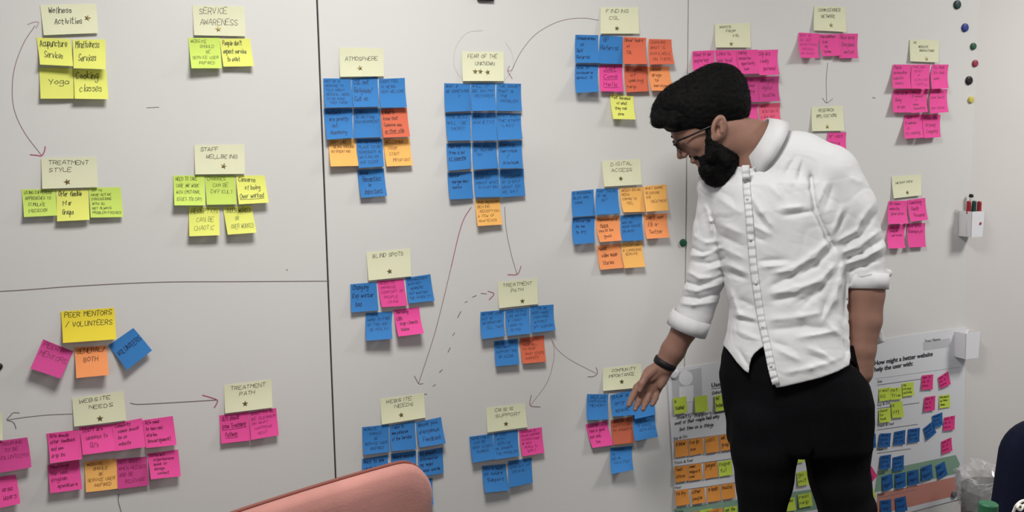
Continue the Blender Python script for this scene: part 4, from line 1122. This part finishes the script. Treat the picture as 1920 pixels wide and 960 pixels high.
# right half
ppoly('name_box', [(1731, 641), (1781, 634), (1782, 650), (1732, 657)], M_PGREY); ptext('Your Name', 1734, 642, 1763, 638, bold=0.0)
ptext('How might a better website', 1639.5, 685, 1749, 667, bold=0.022)
ptext('help the user with:', 1639.5, 697, 1712, 685, bold=0.022)
prule(1641, 710, 1800, 688, 0.8, M_PGREY)
for s, x0, y0, x1, y1, rx in [('See', 1645, 718, 1654, 717, 1727), ('Say & Do', 1645, 762, 1669, 757, 1724), ('Think & Feel', 1645, 802, 1676, 796, 1721), ('Hear', 1645, 846, 1657, 844, 1708)]:
    ptext(s, x0, y0, x1, y1, bold=0.0); prule(x0, y0 + 4, rx, y0 + 4 - (rx - x0) * 0.14, 1.1)
ppoly('gains_band', [(1645, 884), (1792, 853), (1800, 870), (1793, 888), (1640, 923)], M_PGREEN)
ppoly('pains_band', [(1646, 926), (1791, 894), (1797, 912), (1793, 929), (1641, 966)], M_PRED)
ptext('Gains', 1646, 891, 1659, 888, bold=0.0, off=0.0014); ptext('Pains', 1645, 931, 1658, 928, bold=0.0, off=0.0014)
prule(1646, 934, 1717, 918, 0.9)

def small(col, q, t, label, group):
    sticky(col, q, t, label, group, lift=0.0035, base=0.0046, width=0.0013, n=5, hmax=0.22, pw=2.0, cat='sticky note')
GP = 'small notes on the poster'
sw = ['is bored', 'help|me', 'call', 'ask the|group', 'feel|alone', 'need|support|now', 'judged', 'hope|ful', 'noisy', 'other|people', 'friends', 'media']
for i, q in enumerate([(1262, 747, 1287, 743, 1289, 773, 1265, 777), (1302, 744, 1326, 741, 1328, 771, 1304, 774), (1340, 742, 1363, 739, 1365, 768, 1342, 772)]):
    small('plime', q, ['is|finished', '', 'not|bothered'][i], 'small lime green note on the poster, %s in the row beside the portrait' % ['first', 'second, blank', 'third'][i], GP)
r = 0
for hd, rows in [('Say and Do', [(1265, 827, 1289, 824, 1291, 854, 1267, 858), (1291, 824, 1318, 820, 1320, 850, 1293, 855), (1322, 820, 1347, 816, 1349, 846, 1324, 850), (1350, 816, 1375, 812, 1377, 842, 1352, 846)]),
                 ('Think and Feel', [(1264, 876, 1289, 872, 1291, 901, 1267, 905), (1290, 872, 1315, 868, 1318, 898, 1292, 902), (1320, 868, 1345, 865, 1347, 894, 1322, 898), (1347, 866, 1372, 862, 1374, 890, 1349, 894)]),
                 ('Hear', [(1266, 920, 1291, 916, 1293, 945, 1268, 949), (1296, 918, 1321, 914, 1323, 942, 1298, 946), (1325, 913, 1350, 909, 1352, 938, 1327, 942), (1352, 909, 1377, 905, 1379, 933, 1354, 937)]),
                 ('Gains', [(1282, 962, 1307, 958, 1309, 986, 1284, 990), (1312, 957, 1336, 953, 1338, 982, 1314, 986), (1330, 956, 1355, 952, 1357, 981, 1332, 985), (1358, 952, 1382, 948, 1384, 976, 1360, 981)])]:
    for i, q in enumerate(rows):
        lime = (hd == 'Think and Feel' and i == 3) or (hd == 'Gains' and i in (1, 3))
        small('plime' if lime else 'porange', q, sw[r % 12], 'small %s note, poster left half, %s row, %s' % ('lime green' if lime else 'orange', hd, ['first', 'second', 'third', 'fourth'][i]), GP)
        r += 1
for q, t, w in [((1487, 842, 1507, 838, 1509, 866, 1489, 870), 'try|it', 'topmost'), ((1494, 886, 1515, 882, 1517, 908, 1497, 912), 'go|out', 'second from top'),
                ((1496, 928, 1521, 923, 1524, 948, 1499, 953), 'real|help', 'third from top'), ((1474, 935, 1490, 932, 1493, 956, 1476, 959), 'me', 'lowest and leftmost')]:
    small('plime', q, t, 'small lime green note seen between the legs, ' + w, GP)
for q, t, w in [((1648, 729, 1671, 726, 1672, 749, 1649, 753), 'real|SS', 'first in the See row'), ((1669, 728, 1691, 726, 1692, 748, 1670, 750), 'not|True', 'second in the See row'), ((1692, 719, 1713, 716, 1714, 741, 1693, 744), 'its|Strong|actions', 'third in the See row'),
                ((1648, 768, 1670, 764, 1671, 790, 1649, 793), 'Good|to|talk', 'first in the Say and Do row'), ((1671, 755, 1692, 752, 1695, 782, 1673, 784), 'a|lift', 'second in the Say and Do row'), ((1761, 742, 1781, 739, 1782, 763, 1762, 766), 'the more|we have|ideas', 'nearest the right edge'),
                ((1617, 921, 1636, 913, 1643, 932, 1625, 945), 'U|2', 'tilted, just right of the trousers')]:
    small('plime', q, t, 'small lime green note on the poster right half, ' + w, GP)
for q, w in [((1729, 704, 1750, 702, 1749, 730, 1728, 731), 'upright, in the See row'), ((1759, 708, 1778, 696, 1783, 720, 1764, 729), 'tilted, below the empty white holder'), ((1734, 745, 1754, 742, 1753, 769, 1733, 772), 'in the Say and Do row'),
             ((1770, 783, 1791, 779, 1790, 805, 1769, 808), 'beside the overlapping blue notes'), ((1765, 828, 1784, 820, 1786, 845, 1767, 852), 'just above the green band'), ((1620, 886, 1634, 874, 1645, 892, 1629, 910), 'tilted, touching the trousers')]:
    small('ppink', q, 'see it|do it|more', 'small pink note on the poster, ' + w, GP)
for q, w in [((1627, 816, 1642, 813, 1643, 839, 1628, 842), 'Think and Feel row, half hidden by the trousers'), ((1650, 813, 1671, 812, 1669, 838, 1648, 839), 'Think and Feel row, second'), ((1677, 810, 1698, 806, 1697, 833, 1676, 835), 'Think and Feel row, third'),
             ((1703, 805, 1725, 802, 1724, 828, 1703, 831), 'Think and Feel row, fourth'), ((1731, 804, 1748, 790, 1756, 811, 1738, 826), 'tilted, under another blue note'), ((1748, 780, 1767, 773, 1768, 797, 1752, 802), 'overlapping a tilted blue note'),
             ((1651, 855, 1671, 852, 1670, 878, 1650, 881), 'Hear row, left'), ((1674, 858, 1695, 853, 1695, 880, 1675, 884), 'Hear row, right')]:
    small('pblue', q, 'feels|good|to us', 'small blue note on the poster, ' + w, GP)
for i, q in enumerate([(1653, 894, 1673, 888, 1675, 914, 1656, 922), (1678, 889, 1698, 885, 1699, 912, 1680, 917), (1702, 884, 1722, 880, 1724, 907, 1704, 911), (1727, 877, 1747, 870, 1750, 896, 1729, 903), (1754, 874, 1771, 865, 1777, 889, 1760, 899)]):
    small('pblue', q, 'more|support', 'small blue note on the green poster band, %s from left' % ['first', 'second', 'third', 'fourth', 'fifth'][i], GP)
for i, q in enumerate([(1650, 939, 1671, 936, 1672, 962, 1652, 965), (1678, 935, 1698, 930, 1702, 957, 1682, 961)]):
    small('pblue', q, 'less|fear', 'small blue note on the red poster band, %s one' % ['left', 'right'][i], GP)

# ------------------------------------------------------------------ magnets
def magnet(px, py, r, rgb, name, label, thick=0.007, base=0.0):
    c = at(px, py, -base)
    b = bmesh.new()
    prof = [(0, thick), (r * .6, thick), (r * .85, thick * .93), (r * .97, thick * .7), (r, thick * .35), (r, 0)]
    n = 28
    rings = []
    for (q, h) in prof[1:]:
        rings.append([b.verts.new((q * math.cos(2 * math.pi * i / n), -h, q * math.sin(2 * math.pi * i / n))) for i in range(n)])
    ctr = b.verts.new((0, -thick, 0)); bot = b.verts.new((0, 0, 0))
    for i in range(n):
        j = (i + 1) % n
        b.faces.new((ctr, rings[0][i], rings[0][j]))
        for a, d in zip(rings[:-1], rings[1:]):
            b.faces.new((a[i], d[i], d[j], a[j]))
        b.faces.new((rings[-1][i], bot, rings[-1][j]))
    o = bmobj('board_magnet', b, mat('magnet_' + name, rgb, rough=0.4, spec=0.4), None, True)
    o.location = (c[0], -base, c[2])
    tag(o, label, 'magnet', 'round board magnets')
magnet(1794, 9, .0150, (38, 62, 62), 'teal', 'dark teal round magnet, topmost in the column of magnets')
magnet(1808.5, 52, .0145, (50, 66, 140), 'blue', 'royal blue round magnet second from the top of the column')
magnet(1824, 87, .0122, (52, 92, 70), 'green', 'green round magnet above the red one in the column')
magnet(1827.5, 119, .0122, (160, 62, 80), 'red', 'dark red round magnet in the column of magnets')
magnet(1816, 151, .0150, (38, 28, 30), 'black', 'black round magnet between the red and the yellow ones')
magnet(1819.5, 187, .0122, (212, 202, 96), 'yellow', 'pale yellow round magnet, lowest in the column of magnets')
magnet(1280.5, 455, .0120, (32, 92, 66), 'emerald', 'emerald green round magnet on the joint beside the sleeve')
magnet(1263, 701, .0150, (226, 226, 228), 'white', 'white round magnet holding the poster corner behind the wrist', base=0.0035)
magnet(1788.5, 926, .0135, (118, 118, 120), 'grey', 'grey round magnet holding the bottom right poster corner', base=0.0035)
magnet(-2, 687, .0085, (30, 28, 30), 'dark', 'black round magnet cut by the left edge of the photo')
c = at(909, -10)
o = bmobj('magnet_bar', box_bm(-.024, .024, -0.014, 0, -.018, .018, 0.004, 3), M_BLACK, None, True); o.location = (c[0], 0, c[2])
tag(o, 'dark magnet bar cut by the top edge of the photo', 'magnet')

# ------------------------------------------------------------------ pen holders and pens
M_CARD = mat('white_card', (236, 235, 238), rough=0.6, spec=0.25)
def solve_depth(px, X, z):
    lo, hi = 0.0, 0.4
    for _ in range(40):
        m = (lo + hi) / 2
        q = to_local((X, -m, z)); d = ZM - q[2] * SU
        p = 960 + (q[0] - 960) * SU * F / d
        if p < px: lo = m
        else: hi = m
    return lo
def px_of(P):
    q = np.asarray(P) - CAM; d = q @ FWD
    return 960 + F * (q @ RIGHT) / d, 480 + F * (q @ DOWN) / d
def holder(xl, xc, xr, ytop, ybot, label):
    """open box on the wall: left edge at xl on the wall, front corner seen at xc, right front edge at xr; ytop/ybot on the front corner"""
    A = at(xl, (ytop + ybot) / 2); X0 = A[0]
    # depth at which the front-left corner is seen at xc
    best = min((abs(px_of((X0, -d / 1000, A[2]))[0] - xc), d / 1000) for d in range(5, 120)); d = best[1]
    best = min((abs(px_of((X0 + w / 1000, -d, A[2]))[0] - xr), w / 1000) for w in range(10, 200)); w = best[1]
    zt = at(xc, ytop, -d)[2]; zb = at(xc, ybot, -d)[2]
    e = empty('pen_holder', (X0, 0, zb))
    tag(e, label, 'pen holder', 'white card pen holders on the wall')
    h = zt - zb; t = 0.0016; tp = 0.004
    def panel(a, b, name):   # vertical panel between two footprint points, tapering to the bottom
        (x0, y0), (x1, y1) = a, b
        cx, cy = w / 2, -d / 2
        f = lambda x, y, k: (x + (cx - x) * k, y + (cy - y) * k * 0.5)
        k = 0.10
        V = []
        dx, dy = y1 - y0, -(x1 - x0); L = math.hypot(dx, dy); dx, dy = dx / L * t, dy / L * t
        for (ox, oy) in ((0, 0), (-dx, -dy)):
            for (x, y, z) in ((*f(x0, y0, k), 0), (*f(x1, y1, k), 0), (x1, y1, h), (x0, y0, h)):
                V.append((x + ox, y + oy, z))
        return pymesh(name, V, [(0, 1, 2, 3), (7, 6, 5, 4), (0, 4, 5, 1), (1, 5, 6, 2), (2, 6, 7, 3), (3, 7, 4, 0)], M_CARD, e)
    panel((0, 0), (0, -d), 'side_panel'); panel((0, -d), (w, -d), 'front_panel'); panel((w, -d), (w, 0), 'side_panel'); panel((w, -0.001), (0, -0.001), 'back_panel')
    bmobj('base_panel', box_bm(w * .08, w * .92, -d * .92, -0.003, 0.0, 0.002), M_CARD, e)
    return e, w, d, h
e, w, d, h = holder(1796, 1821.5, 1846, 397, 445, 'white card pen holder with marker pens, right of the Negatives notes')
dot = bmesh.new(); bmesh.ops.create_circle(dot, cap_ends=True, segments=18, radius=0.0052)
do = bmobj('red_logo_dot', dot, mat('logo_red', (170, 60, 72), rough=0.5), e)
do.rotation_euler = (math.pi / 2, 0, 0); do.location = (w * .68, -d - 0.0006, h * .52)
M_CAPR = mat('cap_red', (158, 36, 46), rough=0.4); M_CAPG = mat('cap_green', (20, 68, 60), rough=0.4); M_PENW = mat('pen_white', (222, 222, 220), rough=0.4)
def pen(dx, dy, top, capm, label, cl=0.045):
    o = empty('marker_pen', (e.location.x + dx, dy, e.location.z + 0.003))
    tag(o, label, 'marker pen', 'marker pens in the holder')
    L = top - 0.003
    V, Fc = tube_data([(0, 0, 0), (0, 0, L - cl)], 0.0065, 14); pymesh('barrel', V, Fc, M_PENW, o, False)
    V, Fc = tube_data([(0, 0, L - cl), (0, 0, L - .004), (0, 0, L)], [.0078, .0075, .0058], 14); pymesh('cap', V, Fc, capm, o, False)
pen(w * .12, -d * .62, h + 0.036, M_CAPR, 'marker pen with dark red cap, leftmost in the holder')
pen(w * .42, -d * .72, h + 0.036, M_CAPG, 'marker pen with dark green cap, middle of the holder')
pen(w * .78, -d * .75, h + 0.034, M_CAPR, 'marker pen with dark red cap, rightmost in the holder')
pen(w * .62, -d * .28, h + 0.058, M_BLACK, 'tall white marker pen with black tip at the back of the holder', 0.011)
holder(1787.5, 1810, 1838, 626, 674, 'empty white card pen holder over the top right poster corner')

# ------------------------------------------------------------------ chairs
def pad(outline, thick, bulge, org, ex, ez, ey, name, m, parent, smooth=True, curve=0.0):
    """cushion from an outline: (x, z) points, with rounded rims and gently bulging faces"""
    O = np.array(outline, float); cen = O.mean(0)
    rings = []
    for side in (1, -1):
        rr = []
        for sc, off in ((1.0, 0.0), (0.985, 0.32), (0.95, 0.46), (0.85, 0.5 + bulge * .35), (0.6, 0.5 + bulge * .8), (0.3, 0.5 + bulge)):
            P = cen + (O - cen) * sc
            rr.append([(p[0], p[1], side * off * thick) for p in P])
        rings.append(rr)
    n = len(O); V, Fc = [], []
    seq = rings[0][::-1] + rings[1][1:]
    for r_ in seq:
        V += r_
    for a in range(len(seq) - 1):
        for i in range(n):
            j = (i + 1) % n
            Fc.append((a * n + i, a * n + j, (a + 1) * n + j, (a + 1) * n + i))
    Fc.append(tuple(range(n))); Fc.append(tuple((len(seq) - 1) * n + i for i in range(n))[::-1])
    W = [np.array(org) + ex * p[0] + ez * p[1] + ey * (p[2] + curve * p[0] ** 2) for p in V]
    b = bmesh.new(); vs = [b.verts.new(tuple(x)) for x in W]
    for f in Fc: b.faces.new([vs[i] for i in f])
    return bmobj(name, b, m, parent, smooth), [np.array(org) + ex * p[0] + ez * p[1] + ey * (curve * p[0] ** 2) for p in O]
def rrect(w0, w1, h, r, crown=0.0, n=8):
    """outline: bottom width w0, top width w1, height h, corner radius r, centred on x, z from 0 to h"""
    pts = []
    for (cx, cz, a0) in ((w1 / 2 - r, h - r, 0), (-w1 / 2 + r, h - r, 90), (-w0 / 2 + r * .6, r * .6, 180), (w0 / 2 - r * .6, r * .6, 270)):
        rr = r if cz > h / 2 else r * .6
        for k in range(n + 1):
            a = math.radians(a0 + 90 * k / n)
            pts.append((cx + rr * math.cos(a), cz + rr * math.sin(a)))
        if a0 in (0, 90, 180, 270):
            nxt = None
    out = []
    for i, p in enumerate(pts):
        q = pts[(i + 1) % len(pts)]
        L = math.hypot(q[0] - p[0], q[1] - p[1])
        k = max(1, int(L / 0.03))
        for s in range(k):
            out.append((p[0] + (q[0] - p[0]) * s / k, p[1] + (q[1] - p[1]) * s / k))
    return [(x, z + crown * (1 - (2 * x / w1) ** 2) * (z / h) ** 2) for x, z in out]

M_PINKF = mat('dusty_pink_velvet', (174, 122, 114), rough=0.85, spec=0.15, var=0.12, nscale=9, bump=0.25, bscale=300, sheen=0.12)
M_PIPE = mat('brown_piping', (122, 66, 56), rough=0.7)
M_WOOD = mat('beech_leg', (176, 136, 96), rough=0.5, var=0.08, nscale=30)
Pf = at_depth(748, 871, 1.66); Pn = at_depth(480, 960, 1.47)
ex = Pf - Pn; ex[2] = 0; ex = unit(ex)
ey = np.array([ex[1], -ex[0], 0.0])
if ey @ (CAM - Pf) < 0: ey = -ey                         # outwards, to the camera
top = (Pf[2] + Pn[2]) / 2
ez = unit(np.array([0, 0, 1.0]) + ey * 0.10)
WB, HB = 0.47, 0.42
edge = at_depth(812, 945, 1.69)
right = Pf + ex * 0.082
cx = right - ex * WB / 2
ch = empty('upholstered_chair', (cx[0], cx[1], 0.0)); corg = np.array([cx[0], cx[1], 0.0])
tag(ch, 'dusty pink upholstered chair with rounded back in the foreground', 'chair')
borg = np.array([0, 0, top - HB - 0.004]) + ey * 0.0
bo, rim = pad(rrect(WB * .92, WB, HB, 0.075, 0.012), 0.05, 0.25, borg - ey * 0.10 * HB, ex, ez, ey, 'backrest', M_PINKF, ch, curve=-0.25)
V, Fc = tube_data([p - ey * 0.010 for p in rim], 0.0034, 8, closed=True)
pymesh('piping', V, Fc, M_PIPE, ch, True)
so = np.array([0, 0, 0.44]) - ey * 0.06
pad([(x, z - 0.46) for x, z in rrect(0.44, 0.46, 0.46, 0.07)], 0.09, 0.2, so, ex, ey, np.array([0, 0, 1.0]), 'seat', M_PINKF, ch)
for sx in (-1, 1):
    for (dy, sp) in ((-0.08, 0.03), (-0.46, -0.03)):
        V, Fc = tube_data([ex * .19 * sx + ey * dy + np.array([0, 0, .42]), ex * .21 * sx + ey * (dy + sp) + np.array([0, 0, 0.0])], [.018, .012], 12)
        pymesh('leg', V, Fc, M_WOOD, ch)
    V, Fc = tube_data([ex * .15 * sx - ey * .06 + np.array([0, 0, .40]), ex * .15 * sx - ey * .045 + np.array([0, 0, top - HB + .05])], .012, 10)
    pymesh('back_support', V, Fc, M_WOOD, ch)

M_NAVY = mat('navy_fabric', (20, 24, 44), rough=0.9, spec=0.15, var=0.1, nscale=80, bump=0.3, bscale=500)
ztop = at_depth(1925, 786, 2.05); zl = at_depth(1868, 960, 2.05)
ex = np.array([RIGHT[0], RIGHT[1], 0]); ex = unit(ex); ey = np.array([ex[1], -ex[0], 0.0])
if ey @ (CAM - ztop) < 0: ey = -ey
WB, HB = 0.46, 0.50
left_top = at_depth(1879, 800, 2.05)
cx = left_top + ex * (WB / 2)
oc = empty('office_chair', (cx[0], cx[1], 0.0))
tag(oc, 'navy blue office chair cut by the right edge of the photo', 'chair')
b0 = np.array([0, 0, ztop[2] - HB])
pad(rrect(WB + .06, WB, HB, 0.085), 0.06, 0.2, b0, ex, unit(np.array([0, 0, 1.0])), ey, 'backrest', M_NAVY, oc)
pad(rrect(0.46, 0.48, 0.46, 0.08), 0.08, 0.2, np.array([0, 0, 0.46]) + ey * 0.06, ex, ey, np.array([0, 0, 1.0]), 'seat', M_NAVY, oc)
mid = ey * 0.28
V, Fc = tube_data([-ey * .045 + np.array([0, 0, b0[2] + .14]), -ey * .03 + np.array([0, 0, .40]), ey * .2 + np.array([0, 0, .40])], .02, 10); pymesh('back_support', V, Fc, M_BLACK, oc)
V, Fc = tube_data([mid + np.array([0, 0, .42]), mid + np.array([0, 0, .09])], .028, 14); pymesh('gas_column', V, Fc, M_BLACK, oc)
for k in range(5):
    a = 2 * math.pi * k / 5 + .3
    dv = np.array([math.cos(a), math.sin(a), 0])
    V, Fc = tube_data([mid + np.array([0, 0, .10]), mid + dv * .28 + np.array([0, 0, .065])], [.024, .016], 8); lg = pymesh('base_arm', V, Fc, M_BLACK, oc)
    sd = np.array([-dv[1], dv[0], 0])
    V, Fc = tube_data([mid + dv * .28 + sd * .022 + np.array([0, 0, .028]), mid + dv * .28 - sd * .022 + np.array([0, 0, .028])], .028, 14); pymesh('caster', V, Fc, M_BLACK, oc)

# ------------------------------------------------------------------ desk corner with bottle and cord, bin by the wall
M_DESK = mat('desk_laminate', (206, 200, 190), rough=0.45, var=0.02, nscale=20)
cap = at_depth(1853.5, 943, 1.42)
zt = 0.735
dx, dy = cap[0], cap[1]
dk = empty('desk', (dx + .45, dy - .22, 0))
tag(dk, 'desk with pale top below the bottom right corner of the photo', 'desk')
bmobj('desk_top', box_bm(-.6, .6, -.36, .30, zt - .028, zt, 0.004, 2), M_DESK, dk)
for sx in (-1, 1):
    for yy in (-.32, .26):
        bmobj('leg', box_bm(sx * .55 - .02, sx * .55 + .02, yy - .02, yy + .02, 0.0, zt - .028, .003, 1), M_LAMP, dk)
M_GCAP = mat('green_cap', (40, 96, 66), rough=0.5, spec=0.3); M_GBOT = mat('green_bottle', (46, 100, 74), rough=0.15, spec=0.5, alpha=0.75)
bt = empty('bottle', (cap[0], cap[1], zt))
tag(bt, 'bottle with ribbed green cap at the bottom edge beside the navy chair', 'bottle')
hb = cap[2] - zt
rc = 16.8 * 1.42 / F
b = bmesh.new(); n = 40
rings = []
for k_, (r_, z_) in enumerate(((rc * .88, 0.0), (rc, -.0015), (rc, -.03), (rc * .97, -.032))):
    rings.append([])
    for i in range(n):
        q_ = r_ * (1.02 if (i % 2 and k_) else 1.0); a_ = 2 * math.pi * i / n
        rings[-1].append(b.verts.new((q_ * math.cos(a_), q_ * math.sin(a_), hb + z_)))
b.faces.new(rings[0])
for A_, B_ in zip(rings[:-1], rings[1:]):
    for i in range(n): b.faces.new((A_[i], B_[i], B_[(i + 1) % n], A_[(i + 1) % n]))
bmobj('cap', b, M_GCAP, bt)
V, Fc = tube_data([(0, 0, .001), (0, 0, .004), (0, 0, hb * .55), (0, 0, hb * .72), (0, 0, hb - .045), (0, 0, hb - .03)], [.022, .0245, .0245, .022, .0125, .0125], 28)
pymesh('bottle_body', V, Fc, M_GBOT, bt, True)
M_CORD = mat('white_cord', (232, 230, 222), rough=0.6); M_CUP = mat('dark_cup', (30, 32, 40), rough=0.5)
cc = at_depth(1912, 985, 1.40)
cp = empty('pen_cup', (cc[0], cc[1], zt)); tag(cp, 'dark cup holding a white cord at the bottom right corner', 'cup')
hc = cc[2] - zt
V, Fc = tube_data([(0, 0, .0005), (0, 0, .003), (0, 0, hc)], [.018, .019, .021], 28, cap=False)
o = pymesh('cup_wall', V, Fc, M_CUP, cp, True); md = o.modifiers.new('t', 'SOLIDIFY'); md.thickness = .002
V, Fc = tube_data([(0, 0, .0), (0, 0, .004)], .0175, 28); pymesh('cup_base', V, Fc, M_CUP, cp)
cd = 1.40
path = [at_depth(x, y, cd + q) for x, y, q in ((1896, 992, .01), (1897, 972, .005), (1902, 955, 0), (1908, 945, -.005), (1918, 939, 0), (1930, 940, .005), (1936, 950, .01), (1930, 958, .01), (1920, 950, .0), (1911, 947, -.012),
                                             (1908, 952, -.016), (1914, 956, -.012), (1922, 946, -.01), (1927, 955, -.008), (1922, 972, -.004), (1916, 992, .0))]
V, Fc = tube_data(catmull(path, 8), 0.0021, 8)
o = pymesh('cord', [v - path[0] for v in V], Fc, M_CORD, None, True); o.location = path[0]
tag(o, 'looped white cord at the bottom right corner in front of navy chair', 'cord')

# bin with a clear liner
M_BIN = mat('grey_bin', (120, 118, 116), rough=0.5); M_LINER = mat('clear_liner', (214, 214, 214), rough=0.15, spec=0.7, alpha=0.36)
bc = at(1872, 900, -0.24)
zr = at(1860, 893, -0.24)[2]
bn = empty('waste_bin', (bc[0], bc[1], 0)); tag(bn, 'waste bin with crumpled clear plastic liner by the wall behind navy chair', 'bin')
rb = 0.125
V, Fc = tube_data([(0, 0, 0.0), (0, 0, zr - .05)], [.10, rb - .012], 32, cap=False)
o = pymesh('bin_body', V, Fc, M_BIN, bn, True); md = o.modifiers.new('t', 'SOLIDIFY'); md.thickness = .003
V, Fc = tube_data([(0, 0, .0), (0, 0, .004)], .099, 32); pymesh('bin_base', V, Fc, M_BIN, bn)
rg = random.Random(5)
nn, mm = 72, 12
V = []
for j in range(mm + 1):
    v = j / mm
    for i in range(nn):
        a = 2 * math.pi * i / nn
        rr = rb * (0.93 + .10 * math.sin(math.pi * v)) + 0.010 * math.sin(a * 9 + v * 3) * v + 0.007 * math.sin(a * 17 - v * 5) + rg.uniform(-.004, .004)
        z = zr - 0.11 + 0.115 * math.sin(min(1, v * 1.25) * math.pi / 2) + 0.012 * math.sin(a * 5 + 1) * v - (0.03 * (v - .8) / .2 if v > .8 else 0)
        if v > .8: rr -= .03 * (v - .8) / .2
        V.append((rr * math.cos(a), rr * math.sin(a), z))
Fc = [(j * nn + i, j * nn + (i + 1) % nn, (j + 1) * nn + (i + 1) % nn, (j + 1) * nn + i) for j in range(mm) for i in range(nn)]
o = pymesh('bin_liner', V, Fc, M_LINER, bn, False); o['label'] = 'crumpled clear plastic liner'
